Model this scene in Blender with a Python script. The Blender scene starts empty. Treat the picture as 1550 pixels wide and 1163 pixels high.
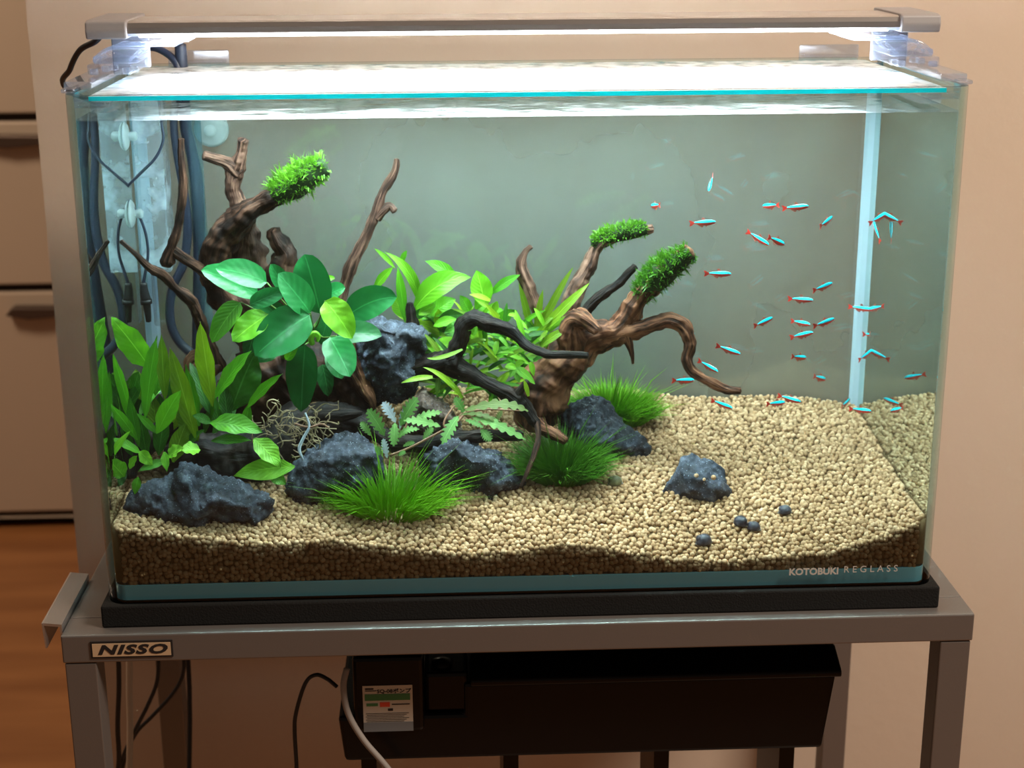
import bpy, bmesh, math, random
import numpy as np
from mathutils import Vector, Matrix, noise
from mathutils.geometry import delaunay_2d_cdt

S = bpy.context.scene
COL = S.collection
R = random.Random(7)

# ------------------------------------------------------------------ camera
W, H, F = 1550, 1163, 2344.23
CAM = Vector((-.0532, -1.0262, .4722))
def cam_basis(p, r, y):
    cy, sy, cp, sp = math.cos(y), math.sin(y), math.cos(p), math.sin(p)
    fwd = Vector((sy*cp, cy*cp, -sp)); right = Vector((cy, -sy, 0)); up = right.cross(fwd)
    return right*math.cos(r)+up*math.sin(r), -right*math.sin(r)+up*math.cos(r), fwd
RT, UP, FW = cam_basis(.2955, -.0053, .0436)
cd = bpy.data.cameras.new('camera'); cam = bpy.data.objects.new('camera', cd); COL.objects.link(cam)
m = Matrix((RT, UP, -FW)).transposed().to_4x4(); m.translation = CAM
cam.matrix_world = m
cd.sensor_width = 36; cd.lens = 36*F/W; cd.clip_start = .02; cd.clip_end = 30
cd.dof.use_dof = True; cd.dof.focus_distance = 1.09; cd.dof.aperture_fstop = 10
S.camera = cam

# ------------------------------------------------------------------ world, lights, exposure
S.view_settings.view_transform = 'Standard'; S.view_settings.look = 'None'
S.view_settings.exposure = 0; S.view_settings.gamma = 1; S.view_settings.use_curve_mapping = False
S.cycles.transparent_max_bounces = 32
S.cycles.max_bounces = 14
S.cycles.sample_clamp_indirect = 40
w = bpy.data.worlds.new('room_glow'); S.world = w; w.use_nodes = True
w.node_tree.nodes['Background'].inputs[0].default_value = (1, .72, .52, 1)
w.node_tree.nodes['Background'].inputs[1].default_value = .10
def area(name, loc, target, size, sy, power, color, spread=180):
    l = bpy.data.lights.new(name, 'AREA'); l.shape = 'RECTANGLE'; l.size = size; l.size_y = sy
    l.energy = power; l.color = color; l.spread = math.radians(spread)
    o = bpy.data.objects.new(name, l); COL.objects.link(o); o.location = loc
    o.rotation_euler = (Vector(target)-Vector(loc)).to_track_quat('-Z', 'Y').to_euler()
    return o
area('room_lamp', (1.2, -.75, 1.55), (.3, .36, .15), .5, .5, 44, (1, .84, .68))
area('back_room_fill', (-1.5, .75, 1.5), (-1.0, 2.0, -.3), .5, .5, 20, (1, .74, .52))  # added fill light, brightens the cabinet and floor beyond the wall
LED_POWER = 7.2
led_light = area('led_light', (.0, .105, .390), (.0, .105, 0), .50, .035, LED_POWER, (.90, .96, 1), 130)

# ------------------------------------------------------------------ helpers
def at(px, py, y):
    d = FW+RT*((px-W/2)/F)+UP*((H/2-py)/F)
    return CAM+d*((y-CAM.y)/d.y)
def ppm(P): return F/((P-CAM).dot(FW))          # pixels per metre at a point
CAMDIR = -FW
WL = {}                                         # world offset of each object
def tag(o, label, cat, group=None, kind=None):
    o['label'] = label; o['category'] = cat
    if group: o['group'] = group
    if kind: o['kind'] = kind
    return o
def struct(o): o['kind'] = 'structure'; return o
def empty(name, loc, label, cat, group=None):
    o = bpy.data.objects.new(name, None); COL.objects.link(o); o.location = loc; o.empty_display_size = .01
    WL[o] = Vector(loc); return tag(o, label, cat, group)
def mk(name, verts, faces, mat, parent=None, smooth=True, uv=None, midx=None):
    verts = [Vector(v) for v in verts]
    if parent is not None: off = WL[parent]
    else:
        n = len(verts)
        off = Vector((sum(v.x for v in verts)/n, sum(v.y for v in verts)/n, min(v.z for v in verts)))
    me = bpy.data.meshes.new(name)
    me.from_pydata([v-off for v in verts], [], faces)
    for mm in (mat if isinstance(mat, (list, tuple)) else [mat]): me.materials.append(mm)
    if midx is not None: me.polygons.foreach_set('material_index', midx)
    if smooth: me.polygons.foreach_set('use_smooth', [True]*len(me.polygons))
    if uv is not None:
        l = me.uv_layers.new(name='UVMap')
        for lp in me.loops: l.data[lp.index].uv = uv[lp.vertex_index]
    me.update()
    o = bpy.data.objects.new(name, me); COL.objects.link(o)
    if parent is not None: o.parent = parent
    else: o.location = off
    WL[o] = off; return o
def mkbm(name, bm, mat, parent=None, smooth=False):
    bm.normal_update(); bm.verts.index_update()
    o = mk(name, [v.co.copy() for v in bm.verts], [[v.index for v in f.verts] for f in bm.faces], mat, parent, smooth,
           midx=[f.material_index for f in bm.faces])
    bm.free(); return o
def bmbox(lo, hi, bev=0, seg=2):
    bm = bmesh.new(); bmesh.ops.create_cube(bm, size=1)
    for v in bm.verts:
        for k in range(3): v.co[k] = lo[k] if v.co[k] < 0 else hi[k]
    if bev: bmesh.ops.bevel(bm, geom=list(bm.edges), offset=bev, segments=seg, affect='EDGES', profile=.5)
    return bm
def box(name, lo, hi, mat, parent=None, bev=0, seg=2): return mkbm(name, bmbox(lo, hi, bev, seg), mat, parent)
def prism(name, pts, axis, a, b, mat, parent=None, bev=0):
    """2-D outline extruded along an axis; pts give the two other coordinates in axis order"""
    bm = bmesh.new()
    def P(p, t):
        return {0: (t, p[0], p[1]), 1: (p[0], t, p[1]), 2: (p[0], p[1], t)}[axis]
    A = [bm.verts.new(P(p, a)) for p in pts]; B = [bm.verts.new(P(p, b)) for p in pts]
    n = len(pts); bm.faces.new(A); bm.faces.new(list(reversed(B)))
    for i in range(n): bm.faces.new((A[i], B[i], B[(i+1) % n], A[(i+1) % n]))
    bmesh.ops.recalc_face_normals(bm, faces=list(bm.faces))
    if bev: bmesh.ops.bevel(bm, geom=list(bm.edges), offset=bev, segments=2, affect='EDGES', profile=.5)
    return mkbm(name, bm, mat, parent)
def spline(P, n):
    """Catmull-Rom through vectors of any length"""
    P = [np.array(p, float) for p in P]; out = []
    if len(P) == 2: return [P[0]+(P[1]-P[0])*i/n for i in range(n+1)]
    Q = [2*P[0]-P[1]]+P+[2*P[-1]-P[-2]]
    for i in range(1, len(Q)-2):
        a, b, c, d = Q[i-1:i+3]
        for k in range(n):
            t = k/n
            out.append(.5*(2*b+(c-a)*t+(2*a-5*b+4*c-d)*t*t+(3*b-a-3*c+d)*t**3))
    out.append(P[-1]); return out
def tube_geo(path, seg=10, rough=0, sub=6, seed=0, endround=True):
    """path: list of (x,y,z,r) -> verts, faces, uv"""
    pts = spline(path, sub); V = []; Fc = []; U = []
    prev = None; L = 0; n = len(pts)
    for i, p in enumerate(pts):
        c = Vector(p[:3]); r = max(p[3], 1e-5)
        tg = Vector(pts[min(i+1, n-1)][:3])-Vector(pts[max(i-1, 0)][:3]); tg.normalize()
        if prev is None: a = tg.orthogonal().normalized()
        else: a = (prev-tg*prev.dot(tg)).normalized()
        prev = a; b = tg.cross(a)
        if i: L += (c-Vector(pts[i-1][:3])).length
        for k in range(seg):
            th = 2*math.pi*k/seg; d = a*math.cos(th)+b*math.sin(th)
            rr = r
            if rough:
                q = (c+d*r*1.0)
                rr *= 1+rough*(noise.noise(q*90+Vector((seed, 0, 0)))*.9+noise.noise(q*260+Vector((0, seed, 0)))*.5)
                rr *= 1+rough*.7*noise.noise(Vector((math.cos(th)*2.2, math.sin(th)*2.2, L*35+seed)))
            V.append(c+d*rr); U.append((k/seg, L))
        if i:
            for k in range(seg):
                A = (i-1)*seg+k; B = (i-1)*seg+(k+1) % seg
                Fc.append((A, B, B+seg, A+seg))
    for e, idx in ((0, 0), (n-1, (n-1)*seg)):
        c = Vector(pts[e][:3]); tg = (c-Vector(pts[1 if e == 0 else n-2][:3])).normalized()
        V.append(c+tg*pts[e][3]*(.35 if endround else 0)); U.append((.5, 0 if e == 0 else L)); ci = len(V)-1
        for k in range(seg):
            q = (idx+k, idx+(k+1) % seg, ci)
            Fc.append(q if e else q[::-1])
    return V, Fc, U
def tube(name, path, mat, parent=None, **k):
    V, Fc, U = tube_geo(path, **k); return mk(name, V, Fc, mat, parent, True, U)
def pxpath(pts, y=None):
    """(px,py,y,r_px) or (px,py,r_px) with a common y -> world path"""
    out = []
    for p in pts:
        if len(p) == 3: p = (p[0], p[1], y, p[2])
        c = at(p[0], p[1], p[2]); out.append((c.x, c.y, c.z, p[3]/ppm(c)))
    return out

# ------------------------------------------------------------------ materials
def newmat(name):
    mt = bpy.data.materials.new(name); mt.use_nodes = True
    nt = mt.node_tree; nt.nodes.clear()
    out = nt.nodes.new('ShaderNodeOutputMaterial'); return mt, nt, out
def N(nt, typ, **k):
    n = nt.nodes.new('ShaderNode'+typ)
    for a, v in k.items(): setattr(n, a, v)
    return n
def ramp(nt, fac, stops):
    r = N(nt, 'ValToRGB'); nt.links.new(fac, r.inputs[0])
    el = r.color_ramp.elements
    while len(el) < len(stops): el.new(.5)
    for e, (p, c) in zip(el, stops): e.position = p; e.color = (*c, 1)
    return r.outputs[0]
def plain(name, col, rough=.5, metal=0, spec=.5, bump=0, bscale=200, var=0, vscale=20):
    mt, nt, out = newmat(name); b = N(nt, 'BsdfPrincipled'); nt.links.new(b.outputs[0], out.inputs[0])
    b.inputs['Base Color'].default_value = (*col, 1); b.inputs['Roughness'].default_value = rough
    b.inputs['Metallic'].default_value = metal; b.inputs['Specular IOR Level'].default_value = spec
    tc = N(nt, 'TexCoord')
    if var:
        nz = N(nt, 'TexNoise'); nz.inputs['Scale'].default_value = vscale; nz.inputs['Detail'].default_value = 4
        nt.links.new(tc.outputs['Object'], nz.inputs[0])
        c = ramp(nt, nz.outputs[0], [(.25, tuple(x*(1-var) for x in col)), (.75, tuple(min(1, x*(1+var)) for x in col))])
        nt.links.new(c, b.inputs['Base Color'])
    if bump:
        nz = N(nt, 'TexNoise'); nz.inputs['Scale'].default_value = bscale; nz.inputs['Detail'].default_value = 3
        nt.links.new(tc.outputs['Object'], nz.inputs[0])
        bp = N(nt, 'Bump'); bp.inputs['Strength'].default_value = bump; bp.inputs['Distance'].default_value = .002
        nt.links.new(nz.outputs[0], bp.inputs['Height']); nt.links.new(bp.outputs[0], b.inputs['Normal'])
    return mt
def math_(nt, op, a, b=None, clamp=False):
    n = N(nt, 'Math', operation=op); n.use_clamp = clamp
    for i, v in enumerate((a, b)):
        if v is None: continue
        if isinstance(v, (int, float)): n.inputs[i].default_value = v
        else: nt.links.new(v, n.inputs[i])
    return n.outputs[0]
def mix(nt, fac, a, b):
    n = N(nt, 'MixShader')
    if isinstance(fac, (int, float)): n.inputs[0].default_value = fac
    else: nt.links.new(fac, n.inputs[0])
    nt.links.new(a, n.inputs[1]); nt.links.new(b, n.inputs[2]); return n.outputs[0]
def schlick(nt, f0=.04):
    lw = N(nt, 'LayerWeight'); lw.inputs[0].default_value = .5
    p = math_(nt, 'POWER', lw.outputs['Facing'], 5); return math_(nt, 'ADD', math_(nt, 'MULTIPLY', p, 1-f0), f0)
def glass(name, tint=(.962, .986, .982), f0=.04, haze=0, hcol=(1, 1, 1), hscale=60, hlo=.45, hhi=.7, rough=.0, trans=.5):
    """thin clear sheet: mirror-like at grazing angles, otherwise see-through, with an optional milky film"""
    mt, nt, out = newmat(name)
    t = N(nt, 'BsdfTransparent'); t.inputs[0].default_value = (*tint, 1)
    g = N(nt, 'BsdfGlossy'); g.inputs['Roughness'].default_value = rough
    sh = mix(nt, schlick(nt, f0), t.outputs[0], g.outputs[0])
    if haze:
        d = N(nt, 'BsdfDiffuse'); d.inputs[0].default_value = (*hcol, 1)
        tl = N(nt, 'BsdfTranslucent'); tl.inputs[0].default_value = (*hcol, 1)
        film = mix(nt, trans, d.outputs[0], tl.outputs[0])
        tc = N(nt, 'TexCoord'); nz = N(nt, 'TexNoise'); nz.inputs['Scale'].default_value = hscale; nz.inputs['Detail'].default_value = 5
        nt.links.new(tc.outputs['Object'], nz.inputs[0])
        mr = N(nt, 'MapRange'); mr.inputs[1].default_value = hlo; mr.inputs[2].default_value = hhi
        mr.inputs[3].default_value = haze*.35; mr.inputs[4].default_value = haze
        nt.links.new(nz.outputs[0], mr.inputs[0])
        sh = mix(nt, mr.outputs[0], sh, film)
    nt.links.new(sh, out.inputs[0]); return mt
def edgeglass(name, col, tr=.3):
    mt, nt, out = newmat(name)
    d = N(nt, 'BsdfDiffuse'); d.inputs[0].default_value = (*col, 1)
    tl = N(nt, 'BsdfTranslucent'); tl.inputs[0].default_value = (*col, 1)
    tp = N(nt, 'BsdfTransparent'); tp.inputs[0].default_value = (*[min(1, c+.2) for c in col], 1)
    g = N(nt, 'BsdfGlossy'); g.inputs['Roughness'].default_value = .1
    sh = mix(nt, .65, d.outputs[0], tl.outputs[0]); sh = mix(nt, tr, sh, tp.outputs[0])
    nt.links.new(mix(nt, schlick(nt), sh, g.outputs[0]), out.inputs[0]); return mt
def wood_mat(name, dark, mid, light, gloss=.6):
    mt, nt, out = newmat(name); b = N(nt, 'BsdfPrincipled'); nt.links.new(b.outputs[0], out.inputs[0])
    b.inputs['Roughness'].default_value = gloss; b.inputs['Specular IOR Level'].default_value = .22
    uv = N(nt, 'TexCoord'); mp = N(nt, 'Mapping'); mp.inputs['Scale'].default_value = (13, 42, 1)
    nt.links.new(uv.outputs['UV'], mp.inputs[0])
    n1 = N(nt, 'TexNoise'); n1.inputs['Scale'].default_value = 1; n1.inputs['Detail'].default_value = 6; n1.inputs['Distortion'].default_value = .6
    nt.links.new(mp.outputs[0], n1.inputs[0])
    n2 = N(nt, 'TexNoise'); n2.inputs['Scale'].default_value = 55; n2.inputs['Detail'].default_value = 4
    nt.links.new(uv.outputs['Object'], n2.inputs[0])
    f = math_(nt, 'ADD', math_(nt, 'MULTIPLY', n1.outputs[0], .68), math_(nt, 'MULTIPLY', n2.outputs[0], .32))
    nt.links.new(ramp(nt, f, [(.40, dark), (.5, mid), (.61, light)]), b.inputs['Base Color'])
    bp = N(nt, 'Bump'); bp.inputs['Strength'].default_value = 1; bp.inputs['Distance'].default_value = .003
    nt.links.new(f, bp.inputs['Height']); nt.links.new(bp.outputs[0], b.inputs['Normal']); return mt
def leaf_mat(name, c1, c2, trans=.4, gloss=.35, vein=.0, vs=14):
    mt, nt, out = newmat(name); b = N(nt, 'BsdfPrincipled'); b.inputs['Roughness'].default_value = gloss
    oi = N(nt, 'ObjectInfo'); tc = N(nt, 'TexCoord')
    nz = N(nt, 'TexNoise'); nz.inputs['Scale'].default_value = 60; nt.links.new(tc.outputs['Object'], nz.inputs[0])
    f = math_(nt, 'ADD', math_(nt, 'MULTIPLY', oi.outputs['Random'], .6), math_(nt, 'MULTIPLY', nz.outputs[0], .5), True)
    c = ramp(nt, f, [(.15, c1), (.85, c2)])
    sx = N(nt, 'SeparateXYZ'); nt.links.new(tc.outputs['UV'], sx.inputs[0])
    # pale midrib and slanted side veins
    a = math_(nt, 'ABSOLUTE', math_(nt, 'SUBTRACT', sx.outputs[0], .5))
    rib = math_(nt, 'LESS_THAN', a, .022)
    sl = math_(nt, 'SUBTRACT', math_(nt, 'MULTIPLY', sx.outputs[1], vs), math_(nt, 'MULTIPLY', a, vs*.6))
    wv = math_(nt, 'SINE', math_(nt, 'MULTIPLY', sl, 6.283))
    mx = N(nt, 'MixRGB'); nt.links.new(math_(nt, 'MULTIPLY', rib, .45), mx.inputs[0]); nt.links.new(c, mx.inputs[1])
    mx.inputs[2].default_value = (*[min(1, x*1.6+.05) for x in c2], 1)
    nt.links.new(mx.outputs[0], b.inputs['Base Color'])
    bp = N(nt, 'Bump'); bp.inputs['Strength'].default_value = vein; bp.inputs['Distance'].default_value = .0012
    nt.links.new(wv, bp.inputs['Height']); bp.inputs['Distance'].default_value = .00016
    if vein: nt.links.new(bp.outputs[0], b.inputs['Normal'])
    tl = N(nt, 'BsdfTranslucent'); nt.links.new(mx.outputs[0], tl.inputs[0])
    nt.links.new(mix(nt, trans, b.outputs[0], tl.outputs[0]), out.inputs[0]); return mt

M = {}
M['wall'] = plain('wall_paint', (.62, .50, .40), .9, bump=.15, bscale=90, var=.03, vscale=3)
M['steel'] = plain('grey_painted_steel', (.20, .18, .17), .42, .5, bump=.04, bscale=900)
M['steel_in'] = plain('dark_gap', (.02, .02, .02), .7)
M['alu'] = plain('brushed_aluminium', (.62, .60, .60), .28, .9, bump=.05, bscale=700)
M['capgrey'] = plain('grey_plastic', (.30, .285, .295), .45)
M['plategrey'] = plain('slate_plastic', (.16, .155, .175), .5)
M['black'] = plain('black_rubber', (.012, .012, .014), .5)
M['pad'] = plain('black_foam', (.012, .012, .012), .85, spec=.2, bump=.3, bscale=700)
M['filter'] = plain('black_gloss_plastic', (.004, .004, .0045), .3, spec=.25)
M['hose'] = plain('navy_hose', (.02, .03, .055), .4)
M['greyhose'] = plain('grey_hose', (.30, .27, .25), .5)
M['whitehose'] = plain('beige_hose', (.55, .47, .38), .5)
M['glass'] = glass('pane_glass')
M['edge'] = edgeglass('pane_edge_teal', (.10, .42, .42), .35)
M['lidedge'] = edgeglass('lid_edge_cyan', (.0, .62, .72), .0)
M['lid'] = glass('lid_glass_misted', (.97, 1, .995), .04, .62, (1, 1, 1), 70, .35, .6, .22, .35)
M['base'] = edgeglass('base_glass_blue', (.30, .66, .80), .1)
M['acryl'] = glass('clear_acrylic', (.94, .96, 1), .09, .02, (.95, .97, 1), 60, .35, .65)
M['milky'] = glass('milky_acrylic', (.90, .94, 1), .11, .10, (.55, .60, .70), 90, .42, .62)
M['cup'] = glass('milky_rubber', (.9, .95, .96), .05, .35, (.8, .92, .95), 20, .2, .6)
M['skim'] = glass('rippled_acrylic', (.93, .97, .98), .05, .55, (.78, .90, 1), 45, .48, .66)
M['clearpipe'] = glass('blue_clear_pipe', (.62, .78, .82), .06, .12, (.5, .8, .9), 10, .2, .6)
M['silicone'] = glass('silicone_seam', (.7, .85, .95), .05, .9, (.75, .90, 1), 10, .1, .3)
M['film'] = glass('back_dim_sheet', (.80, .79, .78), .02, .44, (.70, .685, .66), 4, .1, .9)  # grey tint imitates the dimmed wall light seen through the tank
M['print'] = plain('pale_print', (.50, .46, .42), .6)
M['led'] = None
def led_mat():
    mt, nt, out = newmat('led_diffuser'); e = N(nt, 'Emission'); e.inputs[0].default_value = (.9, .96, 1, 1); e.inputs[1].default_value = 9
    nt.links.new(e.outputs[0], out.inputs[0]); return mt
M['led'] = led_mat()
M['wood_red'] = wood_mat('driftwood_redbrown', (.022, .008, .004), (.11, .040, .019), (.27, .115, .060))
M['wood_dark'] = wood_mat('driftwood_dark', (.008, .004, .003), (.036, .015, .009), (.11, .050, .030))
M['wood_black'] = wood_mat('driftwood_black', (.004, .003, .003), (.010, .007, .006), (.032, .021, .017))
M['wood_grey'] = wood_mat('driftwood_greybrown', (.025, .011, .008), (.10, .048, .032), (.25, .135, .095))
def rock_mat(name, a, b_, c):
    mt, nt, out = newmat(name); b = N(nt, 'BsdfPrincipled'); nt.links.new(b.outputs[0], out.inputs[0])
    b.inputs['Roughness'].default_value = .55
    tc = N(nt, 'TexCoord'); n1 = N(nt, 'TexNoise'); n1.inputs['Scale'].default_value = 70; n1.inputs['Detail'].default_value = 8; n1.inputs['Roughness'].default_value = .7
    nt.links.new(tc.outputs['Object'], n1.inputs[0])
    n2 = N(nt, 'TexVoronoi'); n2.inputs['Scale'].default_value = 420; nt.links.new(tc.outputs['Object'], n2.inputs[0])
    col = ramp(nt, n1.outputs[0], [(.36, a), (.52, b_), (.68, c)])
    spk = math_(nt, 'LESS_THAN', n2.outputs['Distance'], .16)
    mx = N(nt, 'MixRGB'); nt.links.new(math_(nt, 'MULTIPLY', spk, .8), mx.inputs[0]); nt.links.new(col, mx.inputs[1]); mx.inputs[2].default_value = (.30, .35, .45, 1)
    nt.links.new(mx.outputs[0], b.inputs['Base Color'])
    bp = N(nt, 'Bump'); bp.inputs['Strength'].default_value = 1; bp.inputs['Distance'].default_value = .003
    nt.links.new(n1.outputs[0], bp.inputs['Height']); nt.links.new(bp.outputs[0], b.inputs['Normal']); return mt
M['rock'] = rock_mat('blue_black_rock', (.008, .010, .018), (.034, .043, .068), (.14, .165, .23))
M['rock_brown'] = rock_mat('brown_rock', (.025, .015, .012), (.10, .06, .045), (.40, .30, .24))
def grain_mat():
    mt, nt, out = newmat('tan_gravel'); b = N(nt, 'BsdfPrincipled'); nt.links.new(b.outputs[0], out.inputs[0])
    b.inputs['Roughness'].default_value = .8; b.inputs['Specular IOR Level'].default_value = .25
    oi = N(nt, 'ObjectInfo'); tc = N(nt, 'TexCoord'); nz = N(nt, 'TexNoise'); nz.inputs['Scale'].default_value = 900
    nt.links.new(tc.outputs['Object'], nz.inputs[0])
    f = math_(nt, 'ADD', math_(nt, 'MULTIPLY', oi.outputs['Random'], .75), math_(nt, 'MULTIPLY', nz.outputs[0], .25))
    nt.links.new(ramp(nt, f, [(.05, (.30, .17, .085)), (.55, (.49, .30, .165)), (.95, (.62, .42, .26))]), b.inputs['Base Color']); return mt
M['grain'] = grain_mat()
M['under'] = plain('gravel_under', (.16, .10, .05), .95, spec=.1)
M['floor'] = None
def floor_mat():
    mt, nt, out = newmat('floor_wood'); b = N(nt, 'BsdfPrincipled'); nt.links.new(b.outputs[0], out.inputs[0]); b.inputs['Roughness'].default_value = .4
    tc = N(nt, 'TexCoord'); mp = N(nt, 'Mapping'); mp.inputs['Scale'].default_value = (1.2, 9, 1); nt.links.new(tc.outputs['Object'], mp.inputs[0])
    nz = N(nt, 'TexNoise'); nz.inputs['Scale'].default_value = 2; nz.inputs['Detail'].default_value = 5; nt.links.new(mp.outputs[0], nz.inputs[0])
    nt.links.new(ramp(nt, nz.outputs[0], [(.3, (.30, .115, .035)), (.7, (.44, .19, .065))]), b.inputs['Base Color']); return mt
M['floor'] = floor_mat()
M['cream'] = plain('cream_laminate', (.60, .50, .40), .45, var=.02, vscale=2)
M['gap'] = plain('dark_gap_brown', (.02, .012, .008), .8)
M['handle'] = plain('dark_bronze', (.10, .07, .055), .4, .5)
M['anu_d'] = leaf_mat('anubias_deep', (.005, .075, .014), (.010, .15, .028), .28, .33, .25, 6)
M['anu_m'] = leaf_mat('anubias_green', (.010, .17, .036), (.022, .28, .062), .30, .30, .25, 6)
M['anu_y'] = leaf_mat('anubias_young', (.11, .46, .012), (.26, .64, .02), .40, .3, .3, 6)
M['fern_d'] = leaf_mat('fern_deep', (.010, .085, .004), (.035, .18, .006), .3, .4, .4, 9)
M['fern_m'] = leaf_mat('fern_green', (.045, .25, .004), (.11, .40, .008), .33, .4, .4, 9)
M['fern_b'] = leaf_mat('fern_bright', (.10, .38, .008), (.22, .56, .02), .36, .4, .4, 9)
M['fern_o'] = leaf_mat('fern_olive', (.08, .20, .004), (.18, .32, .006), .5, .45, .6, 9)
M['ned'] = leaf_mat('needle_yellowgreen', (.11, .29, .004), (.33, .54, .02), .38, .4, .3, 6)
M['hyg'] = leaf_mat('pinnate_green', (.10, .30, .05), (.24, .48, .12), .4, .4, .5, 10)
M['hyg_o'] = leaf_mat('pinnate_olive', (.12, .20, .04), (.25, .34, .10), .4, .4, .5, 10)
M['hyg_w'] = leaf_mat('pinnate_bleached', (.40, .46, .55), (.6, .66, .75), .3, .5, .5, 10)
M['stem'] = plain('green_stem', (.10, .20, .03), .5)
M['stem_r'] = plain('reddish_stem', (.26, .12, .07), .5)
M['root'] = plain('pale_roots', (.38, .28, .16), .7, var=.4, vscale=60)
M['grass'] = leaf_mat('hairgrass_green', (.15, .42, .008), (.28, .60, .02), .45, .45)
M['grass_d'] = leaf_mat('hairgrass_dark', (.045, .17, .008), (.10, .30, .012), .45, .45)
M['moss'] = leaf_mat('moss_green', (.025, .13, .006), (.13, .36, .015), .4, .5)
M['moss_in'] = plain('moss_core', (.012, .035, .006), .9)
M['f_blue'] = plain('iridescent_blue', (.0, .80, 1.0), .25, spec=.8)
M['f_red'] = plain('red_flank', (.55, .03, .02), .35)
M['f_back'] = plain('olive_back', (.05, .05, .05), .4)
M['f_fin'] = glass('fin_membrane', (.95, .85, .82), .02, .55, (.65, .18, .14), 200, .1, .3)
M['eye'] = plain('black_eye', (.005, .005, .005), .2)
M['snail'] = plain('slate_shell', (.045, .045, .065), .3, var=.5, vscale=260)
M['snail_o'] = plain('olive_shell', (.13, .12, .06), .35, var=.5, vscale=260)
M['foot'] = plain('snail_foot', (.22, .20, .18), .5)
M['plate'] = plain('tan_label_plate', (.60, .42, .26), .6)
M['ink'] = plain('black_ink', (.012, .008, .008), .7)
M['lab_w'] = plain('label_white', (.62, .56, .48), .6)
M['lab_g'] = plain('label_green', (.06, .22, .08), .6)
M['lab_r'] = plain('label_red', (.75, .08, .04), .6)
M['lab_b'] = plain('label_grey', (.20, .22, .24), .6)

# ------------------------------------------------------------------ structure
FLOOR = -.75
struct(box('floor', (-3, -2.2, FLOOR-.05), (3, 3.2, FLOOR), M['floor']))
struct(box('wall_back', (-.412, .37, FLOOR), (2.4, .47, 1.9), M['wall']))
struct(box('wall_far', (-3, 2.75, FLOOR), (-.3, 2.85, 1.9), M['wall']))

# cabinet standing beyond the wall's end
c0 = Vector((-1.35, 2.02, FLOOR))
cab = empty('cabinet', c0, 'tall cream drawer cabinet standing on wooden floor beyond the wall', 'cabinet')
yf = 2.02
xl, xr = -1.75, -.55
box('body', (xl, yf+.02, FLOOR+.06), (xr, yf+.45, .95), M['gap'], cab)
zb = [at(30, 178, yf).z, at(30, 437, yf).z, at(60, 780, yf).z]
def front(z0, z1, hz, hx):
    d = box('drawer_front', (xl, yf, z0+.008), (xr, yf+.02, z1-.008), M['cream'], cab, .004)
    prism('handle', [(hx-.085, hz-.005), (hx-.07, hz+.012), (hx+.05, hz+.010), (hx+.05, hz-.006), (hx-.04, hz-.014)], 1, yf-.028, yf-.001, M['handle'], d, .003)
front(zb[0], .95, .75, -1.0)
p = at(45, 211, yf); front(zb[1], zb[0], p.z, p.x)
p = at(78, 469, yf); front(zb[2], zb[1], p.z, p.x)
pl = [(xl, zb[2]-.006), (xl, FLOOR), (-1.0, FLOOR), (-.985, FLOOR+.022), (-.70, FLOOR+.022), (-.685, FLOOR), (xr, FLOOR), (xr, zb[2]-.006)]
prism('plinth', pl, 1, yf, yf+.02, M['cream'], cab)

# ------------------------------------------------------------------ stand
ZT = -.017; HW = .3287; XO = -.0019; YF = -.0147; YB = .315; RH = .0215; LT = .0245
stand = empty('aquarium_stand', (XO, YF+.15, FLOOR), 'grey painted square-tube steel stand carrying the aquarium', 'stand')
x0, x1 = XO-HW, XO+HW
box('front_rail', (x0, YF, ZT-RH), (x1, YF+.03, ZT), M['steel'], stand, .0012)
box('back_rail', (x0, YB-.03, ZT-RH), (x1, YB, ZT), M['steel'], stand, .0012)
for a in ((x0, x0+.03), (x1-.03, x1)): box('side_rail', (a[0], YF+.0303, ZT-RH), (a[1], YB-.0303, ZT), M['steel'], stand, .0012)
for xx in (x0, x1-LT):
    for yy in (YF, YB-LT):
        lg = box('leg', (xx+.001, yy+.001, FLOOR+.006), (xx+LT-.001, yy+LT, ZT-RH-.0006), M['steel'], stand, .001)
        box('foot', (xx+.002, yy+.002, FLOOR), (xx+LT-.002, yy+LT-.002, FLOOR+.006), M['black'], lg)
SHZ = at(800, 1200, .16).z-.01
box('lower_shelf', (x0+LT, YF+.01, SHZ-.012), (x1-LT, .155, SHZ), M['steel'], stand, .001)
# name plate
def text(name, s, centre, size, mat, parent, sx=1, shear=0, offset=0, depth=.0002, space=1):
    cu = bpy.data.curves.new(name, 'FONT'); cu.body = s; cu.size = size; cu.align_x = 'CENTER'; cu.align_y = 'CENTER'
    cu.shear = shear; cu.offset = offset; cu.extrude = depth; cu.space_character = space; cu.resolution_u = 3
    o = bpy.data.objects.new(name, cu); COL.objects.link(o)
    dg = bpy.context.evaluated_depsgraph_get(); me = bpy.data.meshes.new_from_object(o.evaluated_get(dg))
    vs = [Vector((v.co.x*sx, -v.co.z, v.co.y))+Vector(centre) for v in me.vertices]; fs = [list(q.vertices) for q in me.polygons]
    bpy.data.objects.remove(o); bpy.data.curves.remove(cu); bpy.data.meshes.remove(me)
    return mk(name, vs, fs, mat, parent, False)
yp = YF-.0006
A = at(137, 998, yp); B = at(262, 970, yp)
pz0, pz1, px0, px1 = A.z+.0004, B.z+.0004, A.x+.0006, B.x-.0006
npl = box('name_plate', (px0, yp-.0002, pz0), (px1, YF, pz1), M['ink'], stand)
box('plate_face', (px0+.0014, yp-.0006, pz0+.0014), (px1-.0014, yp-.0001, pz1-.0014), M['plate'], npl)
text('lettering', 'NISSO', ((px0+px1)/2, yp-.0008, (pz0+pz1)/2), .0098, M['ink'], npl, 1.62, .28, .00042, .0001, 1.13)
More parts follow.
